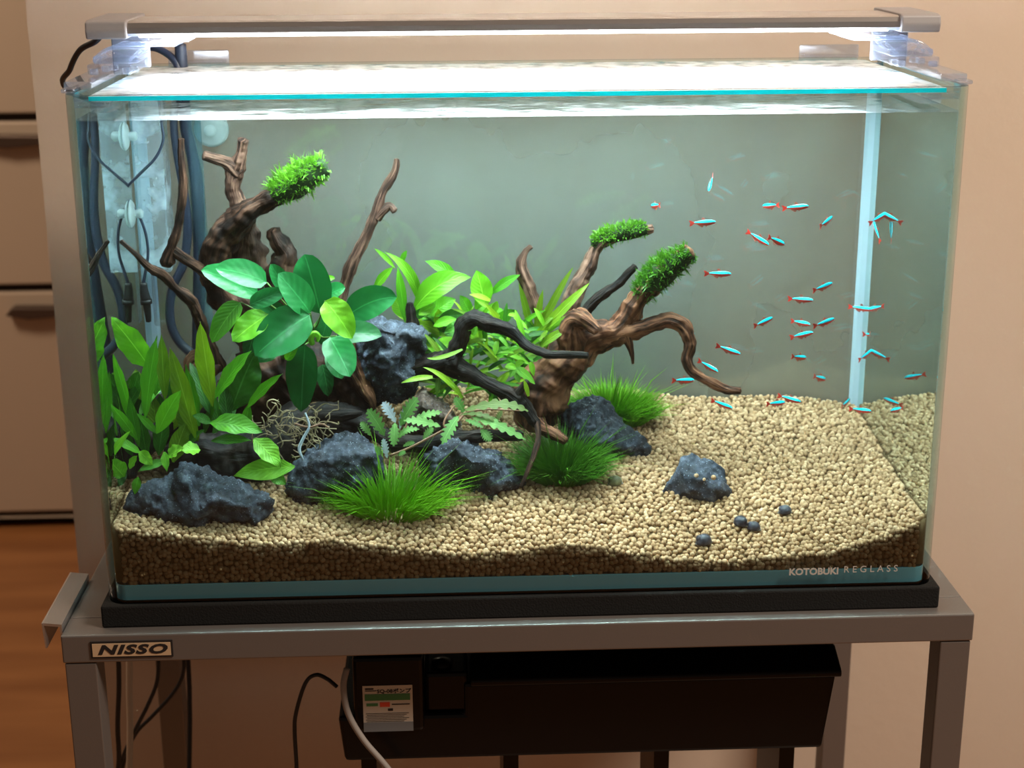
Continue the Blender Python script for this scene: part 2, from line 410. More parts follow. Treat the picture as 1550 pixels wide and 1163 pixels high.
# aluminium side bracket hooked on the left rail
q0 = at(78, 952, .0)
br = empty('side_bracket', (x0-.007, .03, ZT-.03), 'small aluminium angle bracket hooked on left side of the stand', 'bracket')
prism('angle', [(x0-.0145, ZT+.0065), (x0-.0005, ZT+.0050), (x0-.0005, ZT-.017), (x0-.002, ZT-.017), (x0-.002, ZT+.0030), (x0-.0145, ZT+.0045)], 1, -.006, .083, M['alu'], br)
prism('lip', [(x0-.0145, ZT+.0065), (x0-.0133, ZT+.0065), (x0-.0122, ZT-.013), (x0-.0134, ZT-.013)], 1, -.0065, .083, M['alu'], br)

# foam pad
tag(box('foam_pad', (-.3035, -.0035, ZT), (.3035, .2285, 0), M['pad'], None, .0015), 'black foam pad between the aquarium and the steel stand', 'pad')

# ------------------------------------------------------------------ aquarium
D = .225; T = .005; HT = .36; ZB = .0125; ZW = .343
tank = empty('aquarium', (0, D/2, 0), 'clear glass aquarium with rounded front corners and planted driftwood layout', 'aquarium')
def ufoot(hw, y0, r, y1, k=14):
    pts = [(-hw, y1)]
    pts += [(-hw+r-r*math.cos(a), y0+r-r*math.sin(a)) for a in [math.pi/2*i/k for i in range(k+1)]]
    pts += [(hw-r+r*math.sin(a), y0+r-r*math.cos(a)) for a in [math.pi/2*i/k for i in range(k+1)]]
    return pts+[(hw, y1)]
def glass_body(mt, col, dens):
    nt = mt.node_tree; va = N(nt, 'VolumeAbsorption'); va.inputs[0].default_value = (*col, 1); va.inputs[1].default_value = dens
    nt.links.new(va.outputs[0], [n for n in nt.nodes if n.type == 'OUTPUT_MATERIAL'][0].inputs['Volume'])
for k_ in ('glass', 'edge'): glass_body(M[k_], (.30, .76, .76), 30)
def pane_u():
    o = ufoot(.3, 0, .014, D-T-.0003); i = ufoot(.3-T, T, .009, D-T-.0003); n = len(o)
    V = []; Fc = []; mi = []
    for z in (0, HT):
        V += [(a, b, z) for a, b in o]; V += [(a, b, z) for a, b in i]
    for k in range(n-1):
        Fc += [(k, k+1, 2*n+k+1, 2*n+k)]; mi += [0]
        Fc += [(n+k+1, n+k, 3*n+k, 3*n+k+1)]; mi += [0]
        Fc += [(2*n+k, 2*n+k+1, 3*n+k+1, 3*n+k)]; mi += [1]
        Fc += [(k+1, k, n+k, n+k+1)]; mi += [1]
    for k in (0, n-1): Fc += [(k, n+k, 3*n+k, 2*n+k)]; mi += [1]
    ob = mk('bent_front_pane', V, Fc, [M['glass'], M['edge']], tank, False, midx=mi)
    b_ = bmesh.new(); b_.from_mesh(ob.data); bmesh.ops.recalc_face_normals(b_, faces=list(b_.faces)); b_.to_mesh(ob.data); b_.free()
    return ob
front_pane = pane_u()
bm = bmbox((-.3, D-T, 0), (.3, D, HT))
for f in bm.faces: f.material_index = 0 if abs(f.calc_center_median().z-HT/2) < .01 and abs(f.calc_center_median().x) < .01 else 1
back = mkbm('back_pane', bm, [M['glass'], M['edge']], tank)
box('back_dim_sheet', (-.2995, D+.0004, .001), (.2995, D+.0008, .352), M['film'], tank)  # added sheet that dims and greys the wall behind the tank
base = prism('base_pane', ufoot(.3-T-.0003, T+.0003, .0088, D-T-.0004), 2, .0005, ZB-.0005, M['base'], tank)
for s in (-1, 1):
    prism('silicone_seam', [(s*.2947, D-T-.0002), (s*.2885, D-T-.0002), (s*.2905, D-T-.004), (s*.2947, D-T-.0065)], 2, ZB, HT-.004, M['silicone'], tank)
# printed maker's line
pc = at(1240, 868, -.0003); text('printed_name', 'KOTOBUKI', (pc.x-.004, -.0003, pc.z+.0012), .0072, M['print'], tank, 1.0, 0, .00025, .00005, 1.0)
pc = at(1318, 863, -.0003); text('printed_name', 'REGLASS', (pc.x, -.0003, pc.z+.0005), .0072, M['print'], tank, 1.0, 0, 0, .00005, 1.55)

# water: sides mirror totally where seen from inside at a shallow angle, as water behind glass does
def water_side():
    mt, nt, out = newmat('water_side')
    t = N(nt, 'BsdfTransparent'); t.inputs[0].default_value = (1, 1, 1, 1)
    g = N(nt, 'BsdfGlossy'); g.inputs['Roughness'].default_value = 0; g.inputs[0].default_value = (.76, .84, .81, 1)
    lw = N(nt, 'LayerWeight'); lw.inputs[0].default_value = .5
    geo = N(nt, 'NewGeometry')
    mr = N(nt, 'MapRange'); mr.inputs[1].default_value = .30; mr.inputs[2].default_value = .345; mr.inputs[3].default_value = .01; mr.inputs[4].default_value = .93
    nt.links.new(lw.outputs['Facing'], mr.inputs[0])
    f = math_(nt, 'MULTIPLY', mr.outputs[0], geo.outputs['Backfacing'])
    nt.links.new(mix(nt, f, t.outputs[0], g.outputs[0]), out.inputs[0])
    va = N(nt, 'VolumeAbsorption'); va.inputs[0].default_value = (.62, .90, .86, 1); va.inputs[1].default_value = .5
    nt.links.new(va.outputs[0], out.inputs['Volume']); return mt
def water_top():
    mt, nt, out = newmat('water_surface')
    t = N(nt, 'BsdfTransparent'); t.inputs[0].default_value = (.98, 1, .99, 1)
    g = N(nt, 'BsdfGlossy'); g.inputs['Roughness'].default_value = .06
    tc = N(nt, 'TexCoord'); nz = N(nt, 'TexNoise'); nz.inputs['Scale'].default_value = 25; nt.links.new(tc.outputs['Object'], nz.inputs[0])
    bp = N(nt, 'Bump'); bp.inputs['Strength'].default_value = .25; bp.inputs['Distance'].default_value = .004
    nt.links.new(nz.outputs[0], bp.inputs['Height']); nt.links.new(bp.outputs[0], g.inputs['Normal'])
    nt.links.new(mix(nt, schlick(nt, .03), t.outputs[0], g.outputs[0]), out.inputs[0])
    va = N(nt, 'VolumeAbsorption'); va.inputs[0].default_value = (.62, .90, .86, 1); va.inputs[1].default_value = .5
    nt.links.new(va.outputs[0], out.inputs['Volume']); return mt
uf = ufoot(.3-T-.0003, T+.0003, .0088, D-T-.0004); n = len(uf)
V = [(a, b, ZB) for a, b in uf]+[(a, b, ZW) for a, b in uf]
Fc = [(k, (k+1) % n, n+(k+1) % n, n+k) for k in range(n)]+[tuple(range(n-1, -1, -1)), tuple(range(n, 2*n))]
wo = mk('water', V, Fc, [water_side(), water_top()], None, False, midx=[0]*n+[0, 1])
tag(wo, 'clear greenish water filling the aquarium below the rim', 'water', None, 'stuff')
# bottom normals: make sure they point outwards
bmw = bmesh.new(); bmw.from_mesh(wo.data); bmesh.ops.recalc_face_normals(bmw, faces=list(bmw.faces)); bmw.to_mesh(wo.data); bmw.free()

# lid
bm = bmbox((-.2845, .0095, .3555), (.2845, D-.007, .3585))
for f in bm.faces: f.material_index = 0 if abs(f.normal.z) > .5 else 1
tag(mkbm('glass_lid', bm, [M['lid'], M['lidedge']]), 'misted glass lid with cyan edge lying on top of the aquarium', 'lid')
# four clear clips that carry the lid
for sx in (-1, 1):
    for yy in (.004, D-.03):
        bx = sx*.2935
        cl = empty('lid_clip', (bx, yy+.01, .345), 'clear plastic lid clip at the %s corner by the %s lamp bracket' % ('rounded front' if yy < .1 else 'square back', 'corded' if sx < 0 else 'cordless'), 'clip', 'lid clips on the aquarium rim')
        box('hook', (min(bx, bx+sx*.009), yy+.006, .3605), (max(bx, bx+sx*.009), yy+.02, .3635), M['milky'], cl, .0012)
        box('tongue', (min(bx-sx*.022, bx+sx*.001), yy+.006, .3508), (max(bx-sx*.022, bx+sx*.001), yy+.02, .355), M['acryl'], cl, .001)
        box('riser', (min(bx, bx+sx*.0012), yy+.007, .355), (max(bx, bx+sx*.0012), yy+.019, .3607), M['acryl'], cl)

# ------------------------------------------------------------------ lamp bar
BX = .2905; by0, by1 = .072, .140; bz0, bz1 = .392, .402
lamp = empty('led_lamp', (0, .105, .3865), 'long slim aluminium lamp bar standing over the aquarium on clear brackets', 'lamp')
prof = [(by0+.002, bz0), (by0, bz0+.002), (by0, bz1-.004), (by0+.003, bz1-.001), (by0+.008, bz1), (by1-.008, bz1), (by1, bz1-.003), (by1, bz0)]
prism('housing', prof, 0, -BX, BX, M['alu'], lamp)
prism('diffuser', [(by0+.008, bz0-.0012), (by0+.006, bz0-.0002), (by1-.006, bz0-.0002), (by1-.008, bz0-.0012)], 0, -.262, .262, M['led'], lamp)
for s in (-1, 1):
    a, b = sorted((s*(BX-.022), s*(BX+.006)))
    cp = prism('end_cap', [(by0-.002, bz0-.0015), (by0-.0035, bz0+.004), (by0-.002, bz1+.0000), (by0+.004, bz1+.0012), (by1+.004, bz1+.0016), (by1+.006, bz0-.001)], 0, a, b, M['capgrey'], lamp, .0012)
    a, b = sorted((s*(BX-.026), s*(BX+.001)))
    box('drop_plate', (a, .128, .366), (b, .133, bz0-.0015), M['plategrey'], cp, .001)
for s in (-1, 1):
    X = s*.2965
    bk = empty('lamp_bracket', (X, .105, HT), 'clear acrylic bracket carrying the %s end of the lamp bar' % ('corded' if s < 0 else 'cordless'), 'bracket', 'clear lamp brackets')
    def bxs(nm, xa, xb, y0, y1, z0, z1, mt, bev=.0012):
        a, b = sorted((X-s*xa, X-s*xb)); return box(nm, (a, y0, z0), (b, y1, z1), mt, bk, bev)
    bxs('rim_clamp', -.0085, .010, .030, .140, HT+.0006, HT+.006, M['milky'])
    bxs('inner_jaw', .0062, .022, .036, .125, .3445, .3550, M['acryl'])
    bxs('step_block', .000, .030, .066, .130, HT+.007, HT+.014, M['acryl'])
    bxs('hinge_block', .003, .034, .072, .118, HT+.014, HT+.019, M['milky'])
    bxs('top_plate', .020, .060, .078, .125, bz0-.0075, bz0-.0042, M['milky'])
    bxs('tab', .055, .068, .085, .115, bz0-.0048, bz0-.0018, M['milky'])
    for yy in (.076, .094, .112, .126):
        P = [(X-s*x, yy, z, .0013) for x, z in ((.003, HT+.015), (.006, HT+.019), (.013, HT+.0235), (.024, HT+.0245), (.040, HT+.0245))]
        tube('arched_rib', P, M['milky'] if yy < .1 else M['acryl'], bk, seg=6, sub=4)
    for yy in (.084, .110):
        tube('strut', [(X-s*.026, yy, HT+.015, .0012), (X-s*.034, yy, HT+.022, .0012)], M['acryl'], bk, seg=6, sub=2)
    for k in range(5):
        xx = .002+.007*k
        bxs('rim_tooth', xx, xx+.005, .064+.006*(k % 2), .070+.006*(k % 2), HT+.007+.0015*(k % 3), HT+.011+.0015*(k % 3), M['milky'], .0008)

# cord of the lamp, falling behind the left side of the tank
cord = [at(160, 44, .118), at(145, 62, .12), at(121, 76, .135), at(106, 105, .16), at(101, 135, .2)]
cord = [(*p, .0022) for p in cord]+[(-.307, .243, .30, .0022), (-.306, .246, .15, .0022), (-.297, .25, .0, .0022), (-.294, .255, -.05, .0022), (-.292, .25, -.2, .0022), (-.297, .2, -.4, .0022), (-.295, .2, FLOOR+.003, .0022)]
tube('power_cord', cord, M['black'], lamp, seg=8)['label'] = 'black lamp cord falling behind the aquarium'

# ------------------------------------------------------------------ gravel
FRONT = [(165, 800), (250, 808), (330, 820), (420, 824), (500, 818), (600, 830), (700, 840), (780, 836), (850, 824), (930, 832), (1020, 848), (1100, 851), (1180, 843), (1260, 836), (1330, 815), (1408, 785)]
fx = []; fz = []
for p in FRONT:
    q = at(p[0], p[1], .006); fx.append(q.x); fz.append(q.z)
BXp = [-.30, -.15, 0, .1, .127, .18, .24, .275, .30]; BZp = [.088, .093, .092, .086, .083, .079, .0795, .074, .068]
def ground_z(x, y):
    t = min(max((y-.006)/.21, 0), 1)
    a = float(np.interp(x, fx, fz)); b = float(np.interp(x, BXp, BZp))
    # the front profile's ripples fade out towards the back
    am = .6*a+.4*.034; s = t**.92
    z = (a*(1-min(t*3, 1))+am*min(t*3, 1))*(1-s)+b*s
    return z+.0025*noise.noise(Vector((x*14, y*14, 3.3)))*min(1, t*5)
def ground(px, py):
    """where the view ray through a pixel meets the gravel"""
    lo = .006
    for k in range(200):
        y = .006+.212*k/199; p = at(px, py, y)
        if p.z <= ground_z(p.x, p.y): return Vector((p.x, y, ground_z(p.x, y)))
    return at(px, py, .21)
def build_gravel():
    nx, ny = 120, 44; V = []; Fc = []
    xs = np.linspace(-.2935, .2935, nx); ys = np.linspace(.0075, D-T-.0015, ny)
    for y in ys:
        for x in xs:
            e = max(0, abs(x)-.287)
            V.append((x, y+(.35*e if y < .02 else 0), ground_z(x, y)-.0022))
    for j in range(ny-1):
        for i in range(nx-1): Fc.append((j*nx+i, j*nx+i+1, (j+1)*nx+i+1, (j+1)*nx+i))
    def skirt(idx):
        b = len(V)
        for k in idx: V.append((V[k][0], V[k][1], ZB+.0005))
        for k in range(len(idx)-1): Fc.append((idx[k], b+k, b+k+1, idx[k+1]))
    skirt([i for i in range(nx)]); skirt([(ny-1)*nx+i for i in range(nx-1, -1, -1)])
    skirt([j*nx for j in range(ny-1, -1, -1)]); skirt([j*nx+nx-1 for j in range(ny)])
    bed = mk('gravel_bed', V, Fc, M['under'])
    tag(bed, 'deep bed of small round tan gravel covering the aquarium bottom', 'gravel', None, 'stuff')
    P = []; sp = .0036
    g = random.Random(3)
    for j in range(int(.211/sp)+1):
        for i in range(int(.587/sp)+1):
            x = -.2925+(i+(.5 if j % 2 else 0))*sp+g.uniform(-.3, .3)*sp; y = .0078+j*sp*.99+g.uniform(-.3, .3)*sp
            if abs(x) > .2925 or y > D-T-.0018: continue
            if abs(x) > .286 and y < .0125 and (abs(x)-.286)**2+(.0125-y)**2 > .0055**2: continue
            P.append((x, y, ground_z(x, y)-.0012+g.uniform(-.0006, .0007)))
    for i in range(int(.575/sp)+1):                       # face against the front glass and the right side
        x = -.286+i*sp; z = ZB+.0012; top = ground_z(x, .007)
        while z < top-.001:
            P.append((x+g.uniform(-.35, .35)*sp, .0073+g.uniform(0, .0006), z+g.uniform(-.35, .35)*sp)); z += sp*.9
    for s in (-1, 1):
        for j in range(int(.2/sp)):
            y = .015+j*sp; z = ZB+.0012; top = ground_z(s*.292, y)
            while z < top-.001:
                P.append((s*(.2926-g.uniform(0, .0005)), y+g.uniform(-.3, .3)*sp, z)); z += sp*.95
    off = WL[bed]
    me = bpy.data.meshes.new('grains'); me.from_pydata([Vector(p)-off for p in P], [], []); me.materials.append(M['grain'])
    o = bpy.data.objects.new('grains', me); COL.objects.link(o); o.parent = bed; WL[o] = off; o['kind'] = 'stuff'
    ng = bpy.data.node_groups.new('grain_scatter', 'GeometryNodeTree')
    ng.interface.new_socket('Geometry', in_out='INPUT', socket_type='NodeSocketGeometry')
    ng.interface.new_socket('Geometry', in_out='OUTPUT', socket_type='NodeSocketGeometry')
    nd = ng.nodes; lk = ng.links
    gi = nd.new('NodeGroupInput'); go = nd.new('NodeGroupOutput'); ip = nd.new('GeometryNodeInstanceOnPoints')
    ico = nd.new('GeometryNodeMeshIcoSphere'); ico.inputs['Radius'].default_value = .00215; ico.inputs['Subdivisions'].default_value = 2
    sm = nd.new('GeometryNodeSetShadeSmooth'); mtn = nd.new('GeometryNodeSetMaterial'); mtn.inputs['Material'].default_value = M['grain']
    rr = nd.new('FunctionNodeRandomValue'); rr.data_type = 'FLOAT_VECTOR'; rr.inputs[1].default_value = (6.28, 6.28, 6.28)
    rs = nd.new('FunctionNodeRandomValue'); rs.data_type = 'FLOAT_VECTOR'; rs.inputs[0].default_value = (.80, .80, .78); rs.inputs[1].default_value = (1.12, 1.10, 1.04); rs.inputs['Seed'].default_value = 5
    lk.new(gi.outputs[0], ip.inputs['Points']); lk.new(ico.outputs['Mesh'], sm.inputs[0]); lk.new(sm.outputs[0], mtn.inputs[0])
    lk.new(mtn.outputs[0], ip.inputs['Instance']); lk.new(rr.outputs[0], ip.inputs['Rotation']); lk.new(rs.outputs[0], ip.inputs['Scale'])
    lk.new(ip.outputs[0], go.inputs[0])
    o.modifiers.new('scatter', 'NODES').node_group = ng
build_gravel()

# ------------------------------------------------------------------ rocks
def rock(name, outline, inner, y0, thick, label, mat='rock', rough=1.0, seed=0):
    """outline: px silhouette with optional depth shift; inner: px facet corners and how far they stand forward (m)"""
    pts = [(p[0], p[1], p[2] if len(p) > 2 else 0) for p in outline]; n = len(pts)
    cx = sum(p[0] for p in pts)/n; cy = sum(p[1] for p in pts)/n; ymin = min(p[1] for p in pts)
    pts = [(a_, b_, c_+(thick*.42*(cy-b_)/(cy-ymin) if b_ < cy else 0)) for a_, b_, c_ in pts]     # the top edge lies further back than the foot
    allp = pts+[(p[0], p[1], -p[2]) for p in inner]
    co = [Vector((p[0], p[1])) for p in allp]
    r = delaunay_2d_cdt(co, [(i, (i+1) % n) for i in range(n)], [], 1, 1e-4)
    V = [at(p[0], p[1], y0+p[2]) for p in allp]
    Fc = [tuple(reversed(f)) for f in r[2]]
    # back half: a shrunken copy of the outline, then a cap
    b = len(V)
    for p in pts:
        q = at(cx+(p[0]-cx)*.72, cy+(p[1]-cy)*.66+8, y0+thick); V.append(q)
    for i in range(n): Fc.append((i, (i+1) % n, b+(i+1) % n, b+i))
    Fc.append(tuple(range(b, b+n)))
    bm = bmesh.new(); bv = [bm.verts.new(v) for v in V]
    for f in Fc:
        try: bm.faces.new([bv[i] for i in f])
        except ValueError: pass
    bmesh.ops.triangulate(bm, faces=list(bm.faces)); bmesh.ops.recalc_face_normals(bm, faces=list(bm.faces))
    for it in range(6):
        e = [e for e in bm.edges if e.calc_length() > .0030]
        if not e: break
        bmesh.ops.subdivide_edges(bm, edges=e, cuts=1); bmesh.ops.triangulate(bm, faces=[f for f in bm.faces if len(f.verts) > 3])
    bmesh.ops.smooth_vert(bm, verts=list(bm.verts), factor=.22, use_axis_x=True, use_axis_y=True, use_axis_z=True)
    bm.normal_update(); sv = Vector((seed*1.7, seed*.9, seed*.3))
    mv = [(v, v.normal*(rough*(.0030*noise.noise(v.co*75+sv)+.0026*noise.noise(v.co*170+sv)+.0020*noise.noise(v.co*420+sv)))) for v in bm.verts]
    for v, d in mv: v.co += d
    o = mkbm(name, bm, M[mat], None, True); return tag(o, label, 'rock')
def gy(px, py): return ground(px, py).y
rock('rock', [(193, 790), (190, 765), (196, 741), (228, 727), (262, 714), (274, 698), (300, 706), (350, 722), (378, 737), (404, 744), (413, 757), (411, 776), (392, 806), (330, 812), (262, 812), (215, 803)],
     [(262, 757, .012), (276, 712, .008), (330, 755, .020), (300, 775, .024), (240, 775, .014), (375, 770, .016), (385, 795, .010), (280, 798, .020), (398, 760, .006)],
       .038, .04, 'wide dark blue-grey rock lying under the fern leaves at the rounded glass corner', seed=1)
rock('rock', [(437, 770), (430, 748), (441, 715), (465, 682), (490, 664), (518, 655), (548, 659), (566, 670), (578, 690), (585, 725), (560, 765), (500, 785), (460, 783)],
     [(470, 700, .014), (520, 690, .018), (558, 690, .010), (490, 740, .022), (540, 735, .018), (455, 750, .012)],
     gy(480, 775)+.02, .03, 'dark rounded rock rising behind the bright green grass tuft', seed=2)
rock('rock', [(636, 740), (633, 690), (645, 672), (680, 655), (697, 651), (722, 668), (735, 677), (752, 680), (775, 704), (794, 722), (800, 745), (775, 760), (745, 768), (712, 775), (680, 765)],
     [(660, 700, .014), (690, 680, .012), (715, 700, .018), (688, 716, .004), (655, 728, .016), (712, 740, -.002), (745, 735, .016), (770, 730, .012), (735, 700, .016), (740, 760, .012)],
     gy(730, 768)+.022, .035, 'large dark angular rock with hollow underside beside the bright grass tuft', seed=3)
rock('rock', [(842, 660), (846, 632), (862, 612), (886, 600), (905, 597), (925, 612), (945, 642), (962, 652), (980, 665), (984, 682), (968, 700), (935, 706), (905, 716), (870, 712), (845, 690)],
     [(868, 635, .012), (895, 618, .010), (915, 650, .016), (890, 670, .020), (930, 680, .018), (960, 675, .010), (905, 700, .014)],
     gy(930, 706)+.02, .035, 'dark pitted rock leaning in front of the trunk between two grass patches', seed=4)
rock('rock', [(1000, 748), (1018, 722), (1031, 692), (1047, 685), (1062, 693), (1078, 698), (1097, 709), (1099, 722), (1108, 747), (1102, 762), (1090, 777), (1060, 776), (1035, 764), (1010, 756)],
     [(1030, 714, .010), (1060, 727, .012), (1090, 742, .012), (1045, 745, .014), (1075, 757, .014)],
     gy(1085, 770)+.018, .028, 'small dark flat-topped rock alone on open gravel', rough=.55, seed=5)
rock('stone_block', [(538, 487), (560, 480), (600, 485), (640, 492), (646, 505), (643, 540), (635, 575), (630, 598), (600, 612), (565, 608), (548, 580), (538, 540)],
     [(560, 497, .014), (600, 503, .016), (638, 508, .010), (590, 560, .020), (620, 580, .012), (555, 550, .012)],
     .125, .045, 'tall dark square-topped stone block wedged among the anubias leaves and driftwood', seed=6)
rock('rock', [(608, 640), (618, 605), (640, 590), (668, 600), (690, 622), (700, 650), (690, 668), (640, 672), (612, 662)],
     [(640, 615, .012), (668, 630, .012), (630, 645, .010)],
     .105, .03, 'brown speckled stone behind the pinnate leaves', 'rock_brown', seed=7)
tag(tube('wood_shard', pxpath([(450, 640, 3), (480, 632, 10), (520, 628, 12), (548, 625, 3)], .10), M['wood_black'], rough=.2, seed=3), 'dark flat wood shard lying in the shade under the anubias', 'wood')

# ------------------------------------------------------------------ driftwood
def driftwood(name, anchor, label, branches):
    a = at(*anchor[:2], anchor[2]); root = empty(name, a, label, 'driftwood')
    out = {}
    for i, (key, mat, pts) in enumerate(branches):
        big = max(p[3] for p in pts)
        out[key] = tube('trunk' if big > 24 else 'branch', pxpath(pts), M[mat], root, seg=22 if big > 12 else 14, rough=.34 if big > 12 else .30, sub=14, seed=i*3.1+len(name))
    return root, out
dl, dlb = driftwood('driftwood', (400, 640, .14), 'dark brown upright driftwood with forked branches behind the broad anubias leaves', [
    ('stump', 'wood_dark', [(345, 640, .15, 30), (385, 600, .145, 52), (430, 560, .15, 62), (470, 560, .15, 52), (520, 590, .15, 34), (550, 640, .14, 22)]),
    ('fat', 'wood_dark', [(430, 560, .15, 40), (380, 480, .155, 36), (336, 420, .155, 30), (328, 380, .15, 22), (348, 348, .15, 22), (372, 325, .145, 20), (395, 308, .143, 15), (425, 294, .14, 13), (455, 275, .14, 13), (488, 257, .14, 11)]),
    ('fork', 'wood_grey', [(372, 470, .165, 26), (376, 415, .165, 26), (376, 370, .165, 22), (371, 338, .165, 14), (358, 305, .165, 12), (352, 280, .165, 12), (358, 255, .165, 14), (364, 235, .163, 9), (368, 212, .16, 10)]),
    ('forkarm', 'wood_grey', [(360, 262, .165, 12), (345, 248, .162, 10), (328, 241, .158, 8), (308, 235, .155, 7)]),
    ('stub', 'wood_dark', [(425, 470, .15, 30), (428, 410, .148, 24), (432, 382, .147, 17), (418, 362, .145, 14), (413, 348, .145, 11)]),
    ('rod', 'wood_dark', [(274, 210, .135, 4.5), (274, 240, .135, 5.5), (277, 285, .135, 6.5), (271, 335, .135, 6.5), (261, 370, .135, 7), (252, 393, .137, 9), (258, 398, .14, 9)]),
    ('rodarm', 'wood_dark', [(256, 374, .136, 8), (276, 390, .14, 8), (295, 402, .145, 9), (318, 420, .15, 11), (345, 450, .155, 14)]),
    ('twig', 'wood_dark', [(183, 365, .10, 3), (202, 382, .105, 4), (225, 405, .112, 6), (245, 415, .12, 7.5), (262, 433, .127, 7), (288, 455, .135, 9), (302, 482, .14, 9), (312, 512, .145, 10), (330, 560, .15, 14)]),
    ('rodright', 'wood_grey', [(601, 241, .16, 4), (597, 262, .16, 6), (580, 290, .16, 7), (568, 325, .158, 8), (552, 362, .156, 8), (536, 392, .154, 9), (522, 432, .152, 9), (505, 490, .15, 12)]),
    ('rodrightarm', 'wood_grey', [(570, 330, .158, 7), (582, 318, .158, 7), (590, 312, .158, 6), (598, 320, .156, 5)]),
    ('rootleg', 'wood_red', [(525, 520, .13, 13), (536, 555, .125, 13), (550, 585, .12, 11), (562, 605, .115, 8), (566, 618, .113, 4)]),
    ('shadow_fill', 'wood_black', [(255, 700, .085, 22), (300, 690, .085, 34), (350, 690, .09, 38), (400, 685, .095, 36), (450, 650, .11, 36), (500, 640, .12, 30), (560, 650, .11, 22)]),  # black wood added to fill the dark shadow behind the front rocks
    ('left_shadow_fill', 'wood_black', [(195, 722, .075, 12), (205, 680, .085, 26), (230, 650, .10, 34), (290, 620, .12, 40), (340, 620, .13, 40)]),  # more black wood added as deep shadow behind the left fern
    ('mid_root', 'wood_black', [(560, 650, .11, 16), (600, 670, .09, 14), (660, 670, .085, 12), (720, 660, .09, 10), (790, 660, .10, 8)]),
    ('knob', 'wood_red', [(285, 575, .15, 13), (300, 545, .15, 15), (330, 560, .15, 15)]),
])
dm, dmb = driftwood('driftwood', (680, 590, .11), 'black thin driftwood arching over the yellow-green leaves in the middle', [
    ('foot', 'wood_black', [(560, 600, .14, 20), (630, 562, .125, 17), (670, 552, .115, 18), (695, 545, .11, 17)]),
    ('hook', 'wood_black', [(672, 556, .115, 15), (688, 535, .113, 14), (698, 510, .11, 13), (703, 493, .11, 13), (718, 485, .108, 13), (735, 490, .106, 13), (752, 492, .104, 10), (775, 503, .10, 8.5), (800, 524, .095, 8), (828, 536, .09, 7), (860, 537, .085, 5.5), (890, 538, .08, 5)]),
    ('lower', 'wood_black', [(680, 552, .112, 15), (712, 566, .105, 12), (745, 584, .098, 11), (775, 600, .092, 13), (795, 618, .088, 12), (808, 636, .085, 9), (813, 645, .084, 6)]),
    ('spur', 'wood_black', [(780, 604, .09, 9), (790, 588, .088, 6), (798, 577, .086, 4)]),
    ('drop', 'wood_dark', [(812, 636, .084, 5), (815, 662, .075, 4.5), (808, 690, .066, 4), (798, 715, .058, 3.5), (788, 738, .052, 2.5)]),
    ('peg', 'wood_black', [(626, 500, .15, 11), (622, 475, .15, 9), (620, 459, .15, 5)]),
])
dr, drb = driftwood('driftwood', (830, 620, .13), 'red-brown driftwood trunk with curling arms reaching over open gravel', [
    ('trunk', 'wood_red', [(806, 645, .13, 26), (816, 600, .13, 42), (842, 565, .13, 35), (868, 532, .128, 31), (898, 512, .126, 27), (932, 503, .124, 21), (952, 480, .122, 17), (966, 455, .12, 16), (985, 430, .118, 15), (1010, 408, .116, 14), (1046, 380, .114, 11)]),
    ('knob', 'wood_red', [(872, 540, .125, 24), (868, 505, .12, 22), (872, 484, .115, 17), (888, 488, .108, 12), (905, 500, .102, 8)]),
    ('arm', 'wood_red', [(915, 510, .124, 20), (950, 503, .12, 15), (985, 492, .115, 13), (1012, 484, .112, 12), (1034, 495, .11, 11.5), (1044, 520, .108, 10.5), (1040, 545, .106, 9), (1052, 565, .104, 8), (1080, 580, .102, 7.5), (1100, 590, .10, 7), (1121, 592, .098, 5.5)]),
    ('armspur', 'wood_red', [(948, 508, .118, 9), (954, 526, .117, 6), (957, 540, .116, 4), (958, 551, .115, 2)]),
    ('upper', 'wood_grey', [(862, 512, .145, 13), (862, 465, .148, 15), (876, 430, .15, 13), (893, 398, .152, 11), (905, 372, .153, 10), (930, 358, .154, 9), (960, 351, .155, 8), (988, 346, .155, 7)]),
    ('side', 'wood_black', [(880, 480, .14, 9), (895, 460, .14, 8), (916, 443, .14, 8), (938, 428, .139, 7), (950, 415, .138, 6), (962, 403, .137, 5)]),
    ('horn', 'wood_grey', [(848, 540, .16, 14), (822, 495, .162, 10), (812, 462, .163, 9), (800, 435, .164, 10), (789, 405, .165, 9), (793, 385, .165, 6), (804, 373, .165, 4)]),
    ('back', 'wood_grey', [(812, 570, .15, 16), (835, 535, .152, 16), (868, 510, .15, 16)]),
    ('rootarm', 'wood_red', [(808, 625, .12, 13), (822, 648, .10, 10), (838, 656, .092, 9), (857, 668, .085, 6)]),
])

